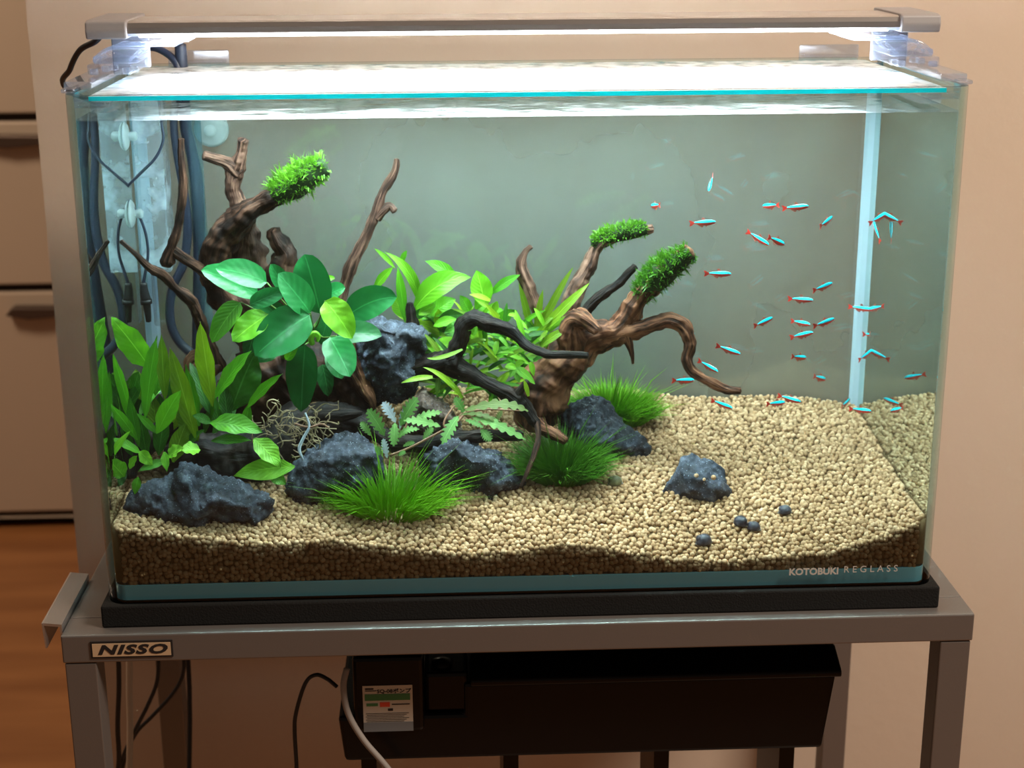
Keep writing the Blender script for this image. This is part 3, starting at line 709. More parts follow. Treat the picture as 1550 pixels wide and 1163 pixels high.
def moss(branch, pts, rpx, count, seed, lo=.35):
    """short leafy shoots all round a stretch of branch"""
    g = random.Random(seed); path = spline([p for p in pxpath(pts)], 12)
    V = []; Fc = []
    for k in range(count):
        f = g.random(); i = f*(len(path)-1); a = path[int(i)]; b = path[min(int(i)+1, len(path)-1)]; p = a+(b-a)*(i-int(i))
        c = Vector(p[:3]); tg = Vector((path[-1]-path[0])[:3]).normalized()
        th = g.uniform(0, 2*math.pi); u = tg.orthogonal().normalized(); v = tg.cross(u)
        d = u*math.cos(th)+v*math.sin(th)
        if d.z < .15 and g.random() < .5: continue
        rad = rpx/ppm(c)*(.75+.35*math.sin(f*math.pi))*(1.1 if d.z > 0 else .8)
        st = c+d*rad*g.uniform(.45, .8)
        dr_ = (d+tg*g.uniform(-.6, .9)+Vector((g.uniform(-.6, .6), g.uniform(-.6, .6), g.uniform(-.3, .7)))).normalized()
        L = rad*g.uniform(.3, .7)*(1.5 if g.random() < .15 else 1); sd = dr_.cross(Vector((g.uniform(-1, 1), g.uniform(-1, 1), g.uniform(-1, 1)))).normalized()*g.uniform(.0004, .0008)
        bend = Vector((0, 0, -1))*L*g.uniform(-.1, .35)
        n0 = len(V); md = st+dr_*L*.5; e = st+dr_*L+bend
        V += [st-sd*.6, st+sd*.6, md-sd, md+sd, e]
        Fc += [(n0, n0+1, n0+3, n0+2), (n0+2, n0+3, n0+4)]
        if g.random() < .6:                                 # side leaflets
            for s in (-1, 1):
                n0 = len(V); q = st+dr_*L*g.uniform(.3, .7); ss = (sd.normalized()*s+dr_*.7).normalized()*L*.35
                V += [q, q+ss*.6+dr_*.0005, q+ss]; Fc += [(n0, n0+1, n0+2)]
    core = [(p[0], p[1], p[2], rpx*.72*(.8+.3*math.sin(math.pi*i/(len(pts)-1)))/ppm(Vector(p[:3]))) for i, p in enumerate(pxpath(pts))]
    o = mk('moss_clump', V, Fc, M['moss'], branch, False); o['kind'] = 'stuff'; o['label'] = 'green moss bound round the branch tip'
    tube('moss_core', core, M['moss_in'], branch, rough=.25, seed=seed)
moss(dlb['fat'], [(414, 298, .14, 13), (440, 284, .14, 13), (465, 268, .14, 13), (492, 252, .14, 11)], 24, 1500, 1)
moss(drb['trunk'], [(968, 450, .119, 14), (990, 427, .118, 14), (1015, 405, .116, 14), (1046, 382, .114, 12)], 23, 1500, 2)
moss(drb['upper'], [(897, 370, .153, 9), (920, 360, .154, 9), (950, 352, .155, 8), (978, 347, .155, 7)], 15, 1100, 3)

# ------------------------------------------------------------------ leaves
def prof(shape, t):
    if shape == 'ovate': return max(0, math.sin(math.pi*t**.82))**.55
    if shape == 'heart': return max(0, math.sin(math.pi*t**.62))**.75
    if shape == 'fern': return max(.10*(1-t), max(0, math.sin(math.pi*t**.88))**.95)
    if shape == 'tri': return max(.12*(1-t), max(0, math.sin(math.pi*t**.75))**.9)
    if shape == 'needle': return max(0, math.sin(math.pi*min(1, .14+t*.86)))**.85
    if shape == 'pinnate': return max(.08*(1-t), (max(0, math.sin(math.pi*t**.9))**.7)*(.38+.62*abs(math.sin(math.pi*t*6.5))))
    return 1
LG = random.Random(11)
def leaf(parent, b, t, w, mat, y, yt=None, shape='fern', bow=.12, tilt=.45, fold=.12, wave=.0, mid=None, roll=0, rows=12, name='leaf', petiole=None):
    yt = y if yt is None else yt
    B = at(b[0], b[1], y); E = at(t[0], t[1], yt); L = (E-B).length
    if mid is not None:
        C = at(mid[0], mid[1], (y+yt)/2-.1*L); C = C*2-(B+E)*.5
    else: C = (B+E)*.5+Vector((0, -.35, .9)).normalized()*L*bow
    hw = .5*w/ppm((B+E)*.5); face = (CAMDIR+Vector((0, 0, 1))*tilt).normalized()
    V = []; Fc = []; U = []; cols = (-1, -.5, 0, .5, 1); nc = 5
    if shape == 'pinnate': rows = 40
    ph = LG.uniform(0, 6)
    for i in range(rows+1):
        s = i/rows; P = B*(1-s)**2+C*2*s*(1-s)+E*s*s; tg = ((C-B)*(1-s)+(E-C)*s).normalized()
        sd = tg.cross(face); sd = sd.normalized() if sd.length > 1e-4 else RT.copy()
        if roll: sd = Matrix.Rotation(roll, 3, tg) @ sd
        nn = sd.cross(tg).normalized(); h = hw*prof(shape, s)
        for c in cols:
            z = fold*abs(c)*h*1.6+wave*hw*math.sin(s*19+ph+c*1.6)*abs(c)**1.2
            lag = tg*(h*.55*abs(c)) if shape == 'pinnate' else Vector((0, 0, 0))
            V.append(P+sd*h*c+nn*z+lag); U.append((.5+.5*c, s))
    for i in range(rows):
        for k in range(nc-1): Fc.append((i*nc+k, i*nc+k+1, (i+1)*nc+k+1, (i+1)*nc+k))
    V = [Vector((min(max(v.x, -.2925), .2925), min(max(v.y, .0066), D-T-.001), v.z)) for v in V]
    o = mk(name, V, Fc, M[mat], parent, True, U)
    if petiole is not None:
        q = at(*petiole); mdp = (q+B)*.5+Vector((0, -.002, -.002)); r = 1.6/ppm(B)
        tube('petiole', [(*q, r*1.1), (*mdp, r), (*B, r*.8)], M['stem'], o, seg=6, sub=5)
    return o
def plant(name, px, py, y, label, cat='plant', group=None): return empty(name, at(px, py, y), label, cat, group)

# broad-leaved anubias on the dark driftwood
an = plant('anubias_plant', 475, 520, .10, 'anubias with broad glossy oval leaves growing on the dark driftwood')
ST = (476, 500, .105)
stem = tube('rhizome', pxpath([(430, 540, .12, 6), (455, 520, .112, 7), (476, 500, .105, 7), (490, 480, .105, 5)]), M['stem'], an, rough=.1)
AN = [ # base, tip, width, mat, y base, y tip, petiole?
    ((390, 447), (304, 409), 40, 'anu_m', .095, .085, 1), ((404, 428), (326, 407), 40, 'anu_m', .085, .075, 1),
    ((434, 441), (409, 400), 24, 'anu_m', .11, .105, 0), ((485, 475), (461, 385), 54, 'anu_m', .095, .10, 0),
    ((470, 474), (421, 414), 44, 'anu_m', .075, .07, 1), ((378, 462), (434, 441), 26, 'anu_m', .075, .07, 0),
    ((364, 458), (321, 519), 34, 'fern_m', .09, .08, 1), ((406, 476), (352, 517), 40, 'anu_y', .07, .06, 1),
    ((469, 477), (386, 539), 64, 'anu_m', .07, .055, 1), ((494, 449), (523, 436), 26, 'anu_m', .105, .10, 1),
    ((490, 424), (507, 421), 9, 'anu_y', .115, .115, 0), ((492, 456), (533, 513), 42, 'anu_y', .065, .055, 1),
    ((526, 478), (601, 450), 46, 'anu_m', .10, .09, 1), ((510, 509), (578, 509), 36, 'anu_d', .09, .08, 1),
    ((499, 511), (530, 571), 46, 'anu_m', .075, .06, 1), ((462, 522), (456, 624), 48, 'anu_d', .085, .08, 1),
    ((498, 480), (486, 522), 28, 'anu_d', .10, .095, 0), ((388, 498), (374, 542), 26, 'anu_d', .09, .085, 0),
    ((488, 552), (497, 600), 24, 'anu_d', .11, .105, 0), ((434, 546), (451, 519), 16, 'fern_m', .075, .07, 0),
    ((505, 530), (517, 574), 34, 'anu_d', .09, .075, 0), ((420, 520), (380, 545), 40, 'anu_d', .10, .095, 0),
    ((440, 500), (395, 455), 34, 'anu_d', .115, .11, 0), ((500, 470), (520, 500), 30, 'anu_d', .11, .11, 0)]
for b, t, w_, mt, ya, yb, pe in AN:
    leaf(an, b, t, w_*1.08, mt, ya, yb, 'ovate', bow=LG.uniform(.06, .2), fold=.16, wave=.03 if mt != 'anu_y' else .08, petiole=ST if pe else None, roll=LG.uniform(-.3, .3))
tube('new_leaf_roll', pxpath([(473, 522, .06, 4), (471, 512, .06, 5), (476, 505, .06, 5), (482, 509, .06, 4), (480, 517, .06, 2.5)]), M['fern_b'], an, seg=8)
# hanging roots under it
g = random.Random(21); rv = []; rf = []
for k in range(70):
    cx, cy = g.choice([(470, 650), (485, 655), (450, 665), (430, 670), (410, 640), (400, 660)])
    x = cx+g.gauss(0, 14); y_ = cy+g.gauss(0, 12); dp = g.uniform(.07, .095); pts = []; a = g.uniform(0, 6.28)
    for i in range(6):
        pts.append((min(max(x, 382), 512), min(max(y_, 605), 700), dp, g.uniform(.7, 1.3))); a += g.uniform(-1.0, 1.0); x += math.cos(a)*10; y_ += math.sin(a)*8+1
    v, f, u = tube_geo(pxpath(pts), seg=4, sub=3); o0 = len(rv); rv += v; rf += [tuple(i+o0 for i in q) for q in f]
ro = mk('roots', rv, rf, M['root'], an); ro['kind'] = 'stuff'; ro['label'] = 'tangle of fine pale roots'
tube('thick_root', pxpath([(462, 625, .07, 1.6), (468, 645, .068, 2), (460, 662, .066, 2.4), (453, 680, .064, 2.6), (460, 698, .063, 1.6)]), M['hyg_w'], an, seg=6)
tube('thick_root', pxpath([(447, 642, .07, 1.6), (468, 647, .068, 1.8), (486, 642, .07, 1.6), (498, 648, .07, 1.2)]), M['stem_r'], an, seg=6)

# java fern at the left glass
jf = plant('java_fern', 260, 690, .06, 'java fern with long crinkled bright leaves crowding the glass corner above the wide rock')
JF = [((230, 562), (167, 480), 40, 'fern_b', .075, .06, .22), ((196, 622), (171, 536), 18, 'fern_m', .06, .05, .05), ((206, 655), (176, 562), 16, 'fern_m', .07, .06, .05),
    ((220, 632), (238, 508), 27, 'fern_m', .05, .055, .08), ((250, 606), (244, 506), 20, 'fern_o', .06, .06, .08), ((296, 664), (257, 526), 30, 'fern_o', .055, .06, .06),
    ((302, 645), (281, 552), 20, 'fern_m', .07, .07, .2), ((238, 656), (274, 591), 28, 'fern_m', .04, .035, .05), ((322, 616), (303, 487), 32, 'fern_o', .055, .055, .05),
    ((326, 602), (381, 531), 28, 'fern_m', .05, .04, .05), ((350, 622), (388, 532), 58, 'fern_d', .07, .075, .10), ((374, 618), (428, 566), 18, 'fern_m', .06, .05, .05),
    ((208, 666), (166, 612), 18, 'fern_m', .045, .035, .05), ((210, 676), (196, 600), 20, 'fern_d', .055, .05, .05), ((238, 657), (207, 626), 12, 'fern_m', .045, .04, .05),
    ((214, 687), (166, 664), 16, 'fern_m', .04, .035, .05), ((160, 704), (198, 652), 12, 'fern_b', .035, .03, .05), ((188, 722), (163, 696), 32, 'fern_b', .03, .025, .15),
    ((211, 684), (232, 705), 20, 'fern_b', .03, .022, .05), ((196, 710), (208, 690), 14, 'fern_b', .03, .028, .05), ((249, 684), (253, 714), 14, 'fern_b', .03, .022, .05),
    ((254, 692), (277, 677), 22, 'fern_b', .03, .028, .12), ((303, 681), (274, 683), 26, 'fern_b', .032, .026, .08), ((252, 698), (209, 714), 14, 'fern_m', .028, .022, .10),
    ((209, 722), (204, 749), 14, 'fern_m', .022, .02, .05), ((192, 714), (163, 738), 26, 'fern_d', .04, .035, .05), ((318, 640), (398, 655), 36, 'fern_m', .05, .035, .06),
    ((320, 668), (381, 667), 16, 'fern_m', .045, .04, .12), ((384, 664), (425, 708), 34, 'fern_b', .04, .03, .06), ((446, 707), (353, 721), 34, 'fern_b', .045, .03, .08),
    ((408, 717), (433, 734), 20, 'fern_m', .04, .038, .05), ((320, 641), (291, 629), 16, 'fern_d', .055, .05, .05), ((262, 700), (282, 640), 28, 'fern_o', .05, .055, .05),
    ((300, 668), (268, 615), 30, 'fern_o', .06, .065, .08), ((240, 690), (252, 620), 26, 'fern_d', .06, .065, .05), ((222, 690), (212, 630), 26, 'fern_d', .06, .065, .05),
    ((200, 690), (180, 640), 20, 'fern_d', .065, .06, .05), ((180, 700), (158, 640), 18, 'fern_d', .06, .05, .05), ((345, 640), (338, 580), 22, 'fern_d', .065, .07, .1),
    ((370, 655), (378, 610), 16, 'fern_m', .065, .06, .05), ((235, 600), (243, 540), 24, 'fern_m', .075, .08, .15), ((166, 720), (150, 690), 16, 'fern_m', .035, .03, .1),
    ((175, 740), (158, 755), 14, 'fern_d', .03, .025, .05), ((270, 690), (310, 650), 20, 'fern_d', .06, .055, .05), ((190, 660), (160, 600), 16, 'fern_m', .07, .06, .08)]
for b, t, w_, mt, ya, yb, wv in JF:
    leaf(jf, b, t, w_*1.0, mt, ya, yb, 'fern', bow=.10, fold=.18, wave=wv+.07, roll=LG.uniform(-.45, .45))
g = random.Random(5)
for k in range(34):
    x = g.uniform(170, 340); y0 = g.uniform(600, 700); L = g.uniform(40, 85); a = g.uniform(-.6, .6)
    leaf(jf, (x, y0), (x+math.sin(a)*L, y0-math.cos(a)*L), g.uniform(14, 26), g.choice(['fern_d', 'fern_d', 'fern_m', 'fern_o']), g.uniform(.085, .11), g.uniform(.085, .12), 'fern', wave=.1)  # filler leaves, mostly dark green to read as shaded gaps between the others

# java fern behind the block
jb = plant('java_fern', 660, 490, .175, 'bright green java fern rising behind the square stone block')
JB = [((634, 462), (582, 381), 17, 'fern_b', .16, .15, (620, 415)), ((598, 406), (566, 376), 8, 'fern_b', .165, .16, None), ((606, 400), (616, 379), 9, 'fern_m', .17, .17, None),
    ((565, 440), (596, 404), 15, 'fern_b', .16, .155, None), ((613, 488), (602, 404), 15, 'fern_m', .16, .165, None), ((613, 482), (594, 448), 24, 'fern_b', .165, .165, None),
    ((626, 470), (713, 420), 40, 'fern_b', .155, .145, (665, 432)), ((694, 423), (643, 395), 20, 'fern_m', .165, .16, None), ((735, 466), (721, 409), 34, 'fern_b', .16, .165, None),
    ((742, 446), (788, 416), 16, 'fern_m', .165, .16, None), ((713, 478), (696, 447), 18, 'fern_m', .15, .15, None), ((652, 478), (690, 453), 30, 'fern_m', .165, .165, None),
    ((634, 477), (660, 462), 18, 'fern_b', .15, .15, None), ((664, 482), (708, 478), 20, 'fern_d', .15, .145, None), ((656, 494), (692, 483), 16, 'fern_b', .14, .135, None),
    ((700, 490), (672, 505), 16, 'fern_m', .14, .135, None), ((720, 470), (736, 440), 16, 'fern_m', .17, .17, None), ((680, 505), (655, 480), 20, 'fern_d', .17, .17, None),
    ((650, 530), (706, 520), 26, 'fern_b', .145, .14, None), ((655, 545), (700, 540), 20, 'fern_b', .14, .135, None)]
for b, t, w_, mt, ya, yb, md in JB:
    leaf(jb, b, t, w_, mt, ya, yb, 'fern', mid=md, wave=.06, fold=.14)
for k in range(36):
    x = g.uniform(615, 770); y0 = g.uniform(480, 545); L = g.uniform(28, 55); a = g.uniform(-1.3, 1.3)
    leaf(jb, (x, y0), (x+math.sin(a)*L, y0-math.cos(a)*L*.75), g.uniform(14, 24), g.choice(['fern_d', 'fern_d', 'fern_m', 'fern_m', 'ned']), g.uniform(.165, .19), g.uniform(.16, .195), 'fern', wave=.1)

# fine-leaved fern in the middle
nf = plant('needle_fern', 760, 590, .135, 'yellow-green fine-leaved fern bursting between the black and the red-brown driftwood')
NF = [((804, 518), (893, 428), 16, 'ned', .135, .125, (850, 470)), ((812, 512), (868, 404), 12, 'fern_o', .15, .15, None), ((806, 512), (785, 428), 11, 'fern_o', .15, .15, None),
    ((810, 505), (822, 438), 10, 'fern_o', .15, .15, None), ((812, 508), (842, 446), 11, 'fern_o', .15, .15, None), ((818, 524), (860, 498), 14, 'ned', .12, .115, None),
    ((808, 520), (878, 470), 9, 'fern_b', .13, .125, None), ((700, 529), (646, 542), 7, 'ned', .10, .095, (668, 541)), ((655, 571), (607, 580), 9, 'ned', .10, .095, None),
    ((742, 455), (710, 446), 9, 'ned', .145, .14, None), ((756, 480), (722, 455), 8, 'ned', .14, .14, None), ((748, 472), (753, 456), 11, 'fern_b', .135, .132, None),
    ((770, 476), (786, 480), 7, 'fern_b', .135, .13, None), ((778, 480), (800, 500), 7, 'fern_b', .13, .125, None), ((752, 517), (749, 540), 9, 'fern_b', .115, .11, None),
    ((716, 508), (722, 494), 9, 'fern_b', .10, .10, None), ((779, 556), (810, 582), 14, 'fern_b', .105, .10, None), ((779, 556), (786, 580), 13, 'fern_b', .105, .10, None),
    ((781, 556), (764, 556), 12, 'fern_b', .105, .10, None), ((780, 556), (772, 572), 11, 'fern_b', .105, .10, None), ((780, 553), (795, 548), 11, 'fern_b', .105, .10, None),
    ((803, 548), (808, 570), 9, 'fern_b', .10, .098, None), ((700, 603), (640, 556), 9, 'ned', .095, .09, (672, 572)), ((672, 575), (690, 588), 6, 'ned', .09, .09, None), ((800, 600), (793, 575), 7, 'ned', .08, .08, None)]
for b, t, w_, mt, ya, yb, md in NF: leaf(nf, b, t, w_, mt, ya, yb, 'needle', mid=md, fold=.1)
for k in range(190):
    u = g.random(); x = g.uniform(655, 835); y0 = g.uniform(490, 598)
    if x < 700 and y0 < 540: continue
    if x > 790 and y0 > 560: continue
    L = g.uniform(30, 66); a = g.uniform(-3.14, 3.14); dp = g.uniform(.112, .165)
    leaf(nf, (x, y0), (x+math.sin(a)*L, y0-math.cos(a)*L*.7-4), g.uniform(4.5, 9), g.choice(['ned', 'ned', 'fern_b', 'fern_o', 'fern_m', 'fern_d', 'fern_d']), dp, dp-g.uniform(-.01, .015), 'needle', bow=.2, rows=7)  # dark greens mixed in to imitate shade in the gaps

# pinnate-leaved plant in front of the brown stone
hy = plant('pinnate_plant', 640, 670, .075, 'creeping water plant with toothed feathery leaves between two dark rocks')
HYS = [((582, 660), (556, 620), 24, 'hyg', .07, .065, None), ((561, 660), (546, 639), 14, 'hyg', .07, .068, None), ((599, 640), (579, 609), 18, 'hyg_w', .075, .075, None),
    ((606, 645), (632, 602), 24, 'hyg', .075, .075, None), ((598, 640), (596, 676), 20, 'hyg', .065, .058, None), ((667, 646), (611, 637), 17, 'hyg', .07, .062, None), ((622, 638), (669, 624), 14, 'hyg', .075, .075, None),
    ((604, 664), (635, 650), 13, 'hyg', .06, .06, (615, 652)), ((694, 630), (669, 673), 21, 'hyg', .065, .052, None), ((703, 626), (688, 602), 17, 'hyg', .075, .075, None), ((702, 622), (800, 623), 18, 'hyg_o', .075, .07, (757, 612)),
    ((698, 628), (768, 648), 9, 'hyg_o', .07, .065, (732, 629)), ((713, 632), (797, 667), 17, 'hyg', .065, .06, None), ((704, 636), (732, 648), 10, 'hyg', .065, .06, None), ((727, 650), (743, 668), 18, 'hyg', .062, .058, None),
    ((605, 650), (612, 618), 10, 'hyg_w', .078, .078, None), ((640, 665), (656, 648), 14, 'hyg', .07, .07, None), ((610, 676), (628, 670), 9, 'hyg', .058, .056, None), ((575, 690), (570, 676), 11, 'hyg', .06, .058, None), ((602, 690), (614, 684), 9, 'hyg', .055, .055, None),
    ((586, 694), (580, 664), 12, 'hyg_w', .058, .056, None), ((750, 640), (760, 622), 10, 'hyg_o', .07, .07, None)]
for b, t, w_, mt, ya, yb, md in HYS: leaf(hy, b, t, w_, mt, ya, yb, 'pinnate', mid=md, bow=.14, fold=.06)
for pts in ([(590, 690, .062, 2), (620, 678, .065, 2), (655, 660, .068, 2), (690, 640, .07, 2.2), (705, 624, .075, 2)], [(600, 665, .062, 1.6), (612, 650, .07, 1.6), (622, 625, .075, 1.4)], [(676, 655, .068, 1.6), (672, 640, .07, 1.6), (682, 622, .075, 1.4), (695, 606, .08, 1.2)], [(700, 626, .075, 1.8), (735, 620, .072, 1.5), (790, 622, .07, 1)]):
    tube('stem', pxpath(pts), M['stem_r'], hy, seg=6)

# grass tufts
def tuft(label, base_px, rx, ry, hpx, count, mat, seed, long=0, spreadx=1.0, lean=0):
    g = random.Random(seed); G = ground(*base_px); k = 1/ppm(G)
    root = empty('hairgrass_tuft', G, label, 'grass tuft'); V = []; Fc = []
    for i in range(count):
        r = math.sqrt(g.random()); a = g.uniform(0, 2*math.pi)
        ox, oy = r*math.cos(a)*rx*k, r*math.sin(a)*ry*k
        bx_, by_ = G.x+ox*.55, min(max(G.y+oy*.5, .010), D-.012)
        b = Vector((bx_, by_, ground_z(bx_, by_)-.001))
        L = hpx*k*g.uniform(.55, 1.05)*(1.55 if g.random() < long else 1)
        d = Vector((math.cos(a)*r*1.25*spreadx+lean+g.uniform(-.25, .25), math.sin(a)*r*.9+g.uniform(-.25, .2), g.uniform(.45, 1.0))).normalized()
        e = b+d*L; e.z -= L*.16*r*g.random(); md = b+d*L*.5+Vector((0, 0, L*.10))
        e.y = max(e.y, .0075); md.y = max(md.y, .0075)
        e.z = max(e.z, ground_z(e.x, min(e.y, .2))+.0012)
        wd = g.uniform(.00045, .00075); s1 = RT*wd; s2 = Vector((0, wd, 0)); n0 = len(V)
        for c, f in ((b, 1), (md, .85)): V += [c+s1*f, c-s1*.5*f+s2*.87*f, c-s1*.5*f-s2*.87*f]
        V.append(e)
        for j in range(3): Fc += [(n0+j, n0+(j+1) % 3, n0+3+(j+1) % 3, n0+3+j), (n0+3+j, n0+3+(j+1) % 3, n0+6)]
    o = mk('blades', V, Fc, M[mat], root, False); o['kind'] = 'stuff'; return root
tuft('bright green fine grass tuft growing between two rocks at the front', (590, 772), 112, 62, 88, 620, 'grass', 1, .12, 1.15)
tuft('dark green mossy grass tuft beneath the hanging black twig', (850, 722), 75, 55, 82, 1200, 'grass_d', 2, .05)
tuft('light green grass patch behind the pitted rock at the trunk foot', (925, 636), 85, 40, 70, 1200, 'grass', 3, .05)

# ------------------------------------------------------------------ equipment in the left back corner
sk = empty('skimmer_box', at(222, 400, .20), 'clear rippled plastic box in the back corner behind the thin cable', 'box')
a = at(193, 404, .208); b = at(250, 190, .208); zt = .356; zbm = a.z
xa, xb = -.2925, b.x
box('front_panel', (xa, .187, zbm), (xb, .1885, zt), M['skim'], sk); box('side_panel', (xb-.0015, .1887, zbm), (xb, .2165, zt), M['skim'], sk)
box('bottom_panel', (xa, .1887, zbm), (xb-.0016, .2165, zbm+.0015), M['acryl'], sk)
lb = at(240, 492, .2).z
box('lower_sleeve', (xa+.004, .194, lb), (xb-.004, .212, zbm-.0003), M['acryl'], sk, .002)
def lathe(name, prof_, axis_o, axis_d, mat, parent, seg=20):
    ax = Vector(axis_d).normalized(); u = ax.orthogonal().normalized(); v = ax.cross(u); V = []; Fc = []
    for r_, h in prof_:
        for k in range(seg):
            th = 2*math.pi*k/seg; V.append(Vector(axis_o)+ax*h+(u*math.cos(th)+v*math.sin(th))*r_)
    for i in range(len(prof_)-1):
        for k in range(seg): Fc.append((i*seg+k, i*seg+(k+1) % seg, (i+1)*seg+(k+1) % seg, (i+1)*seg+k))
    return mk(name, V, Fc, mat, parent)
def cup(o, d, r, label):
    t = empty('suction_cup', o, label, 'suction cup')
    lathe('disc', [(.0003, .004), (r*.35, .0036), (r*.8, .0022), (r, .0004), (r*.98, .0002), (r*.5, .0014), (.0003, .0018)], o, d, M['cup'], t)
    lathe('nub', [(r*.3, .0034), (r*.34, .008), (r*.2, .0095), (.0003, .0096)], o, d, M['cup'], t)
zz = at(190, 205, .17).z; cup(Vector((-.2945, .165, zz)), (1, 0, 0), .011, 'milky suction cup on the side glass just below the water surface')
zz = at(190, 322, .17).z; cup(Vector((-.2945, .165, zz)), (1, 0, 0), .011, 'milky suction cup on the side glass beside the cable bend')
p = at(318, 198, .212); cup(Vector((p.x, D-T-.0006, p.z)), (0, -1, 0), .014, 'milky suction cup on the back glass beside the thick hose')

se = empty('sensor_cable', at(222, 488, .165), 'thin black cable ending in a dark plug hanging in the left corner', 'cable')
tube('cable', pxpath([(240, 150, .175, 2.2), (245, 190, .172, 2.2), (247, 212, .17, 2.2), (236, 238, .168, 2.2), (214, 261, .166, 2.2), (194, 281, .165, 2.2), (189, 291, .165, 2.2), (196, 306, .165, 2.2), (212, 330, .165, 2.2), (221, 356, .165, 2.2), (224, 385, .165, 2.2), (220, 412, .165, 2.4), (217, 430, .165, 2.6)]), M['hose'], se, seg=8)
tube('plug', pxpath([(217, 428, .165, 5), (218, 440, .165, 6.5), (221, 455, .165, 8)]), M['black'], se, seg=12, sub=3, endround=False)
tube('collar', pxpath([(221, 454, .165, 9), (222, 460, .165, 9)]), M['black'], se, seg=12, sub=2)
tube('tip', pxpath([(222, 459, .165, 6), (224, 475, .165, 5), (225, 487, .165, 4)]), M['black'], se, seg=12, sub=3)

# hoses entering from outside over the back rim
hA = [(175, 90, .235, 4), (205, 72, .225, 5), (240, 76, .215, 5.5), (268, 98, .208, 6), (266, 140, .206, 6), (263, 190, .205, 6), (269, 240, .205, 6), (280, 300, .205, 6.5), (284, 350, .205, 7), (278, 398, .203, 7), (263, 432, .2, 7), (257, 465, .198, 7), (260, 495, .196, 7), (273, 520, .194, 7), (296, 540, .19, 7)]
hap = pxpath(hA)
for i in range(3):
    x, y, z, r = hap[i]; hap[i] = (x, y, max(z, .372), r)
tag(tube('air_hose', hap, M['hose'], seg=10), 'dark hose arching over the rim and curving into the left fern', 'hose')
hB = pxpath([(281, 190, .21, 9), (288, 220, .21, 9), (297, 270, .21, 9.5), (301, 330, .21, 9.5), (302, 400, .21, 9.5), (301, 470, .21, 9.5), (300, 540, .21, 9.5), (300, 620, .21, 9.5)])
hB = [(hB[0][0], .21, .376, .0045), (hB[0][0], .21, .36, .0048)]+hB
tag(tube('thick_hose', hB, M['hose'], seg=12), 'thick dark navy hose running straight down the back glass', 'hose')
P1 = at(318, 190, .211); P2 = at(320, 620, .211)
cpipe = empty('clear_pipe', P2, 'clear bluish intake pipe standing beside the thick hose', 'pipe')
lathe('pipe', [(.0062, 0), (.0062, .255-P2.z+.095)], P2, (0, 0, 1), M['clearpipe'], cpipe)

# white holder tabs on the back rim
for px_ in (300, 1255):
    q = at(px_, 86, D)
    h = empty('rim_holder', (q.x, D, HT), 'frosted plastic holder hooked on the back rim ' + ('beside the hoses' if px_ < 700 else 'near the cordless bracket'), 'holder')
    box('tab', (q.x-.024, D+.0012, HT-.012), (q.x+.024, D+.003, HT+.010), M['milky'], h, .001)
    box('hook', (q.x-.022, D-T-.003, HT+.0005), (q.x+.022, D+.0011, HT+.0025), M['acryl'], h, .0008)

# ------------------------------------------------------------------ fish
FL = .0172
def fish_meshes():
    st = [(-.50, .0, .008, .026), (-.46, .005, .012, .038), (-.34, .005, .028, .068), (-.18, .0, .050, .102), (.0, -.005, .062, .125), (.16, -.005, .066, .130), (.30, .0, .062, .114), (.40, .0, .050, .088), (.47, -.005, .032, .058), (.50, -.01, .008, .015)]
    seg = 16; V = []; Fc = []; mi = []
    for x, zc, wy, hz in st:
        for k in range(seg):
            th = 2*math.pi*k/seg; V.append((x*FL, math.sin(th)*wy*FL, (zc+math.cos(th)*hz)*FL))
    for i in range(len(st)-1):
        for k in range(seg):
            Fc.append((i*seg+k, i*seg+(k+1) % seg, (i+1)*seg+(k+1) % seg, (i+1)*seg+k))
            ang = (k+.5)/seg*2*math.pi; c = math.cos(ang)
            mi.append(2 if c > .97 else (0 if c > -.02 and i > 0 else 1))
    Fc.append(tuple(range(seg-1, -1, -1))); mi.append(1); b = (len(st)-1)*seg; Fc.append(tuple(range(b, b+seg))); mi.append(2)
    body = bpy.data.meshes.new('neon_fish'); body.from_pydata(V, [], Fc)
    for k in ('f_blue', 'f_red', 'f_back'): body.materials.append(M[k])
    body.polygons.foreach_set('material_index', mi); body.polygons.foreach_set('use_smooth', [True]*len(mi))
    def sheet(nm, pts, mt='f_fin', th=.006):
        n = len(pts); V = [(x*FL, -th*FL, z*FL) for x, z in pts]+[(x*FL, th*FL, z*FL) for x, z in pts]
        Fc = [tuple(range(n-1, -1, -1)), tuple(range(n, 2*n))]+[(k, (k+1) % n, n+(k+1) % n, n+k) for k in range(n)]
        me = bpy.data.meshes.new(nm); me.from_pydata(V, [], Fc); me.materials.append(M[mt]); return me
    parts = [('tail_fin', sheet('tail_fin', [(-.48, .035), (-.60, .11), (-.70, .13), (-.64, .0), (-.70, -.13), (-.60, -.11), (-.48, -.035)], 'f_red')),
             ('dorsal_fin', sheet('dorsal_fin', [(.06, .13), (-.02, .22), (-.10, .21), (-.10, .12)])),
             ('anal_fin', sheet('anal_fin', [(-.04, -.13), (-.12, -.21), (-.30, -.11), (-.30, -.07)])),
             ('pelvic_fin', sheet('pelvic_fin', [(.12, -.13), (.05, -.20), (.02, -.13)]))]
    bm = bmesh.new()
    for s in (-1, 1):
        mtx = Matrix.Translation((.39*FL, s*.052*FL, .025*FL)) @ Matrix.Scale(.018*FL, 4)
        bmesh.ops.create_uvsphere(bm, u_segments=8, v_segments=6, radius=1, matrix=mtx)
    em = bpy.data.meshes.new('eyes'); bm.to_mesh(em); bm.free(); em.materials.append(M['eye']); parts.append(('eyes', em))
    return body, parts
fbody, fparts = fish_meshes()
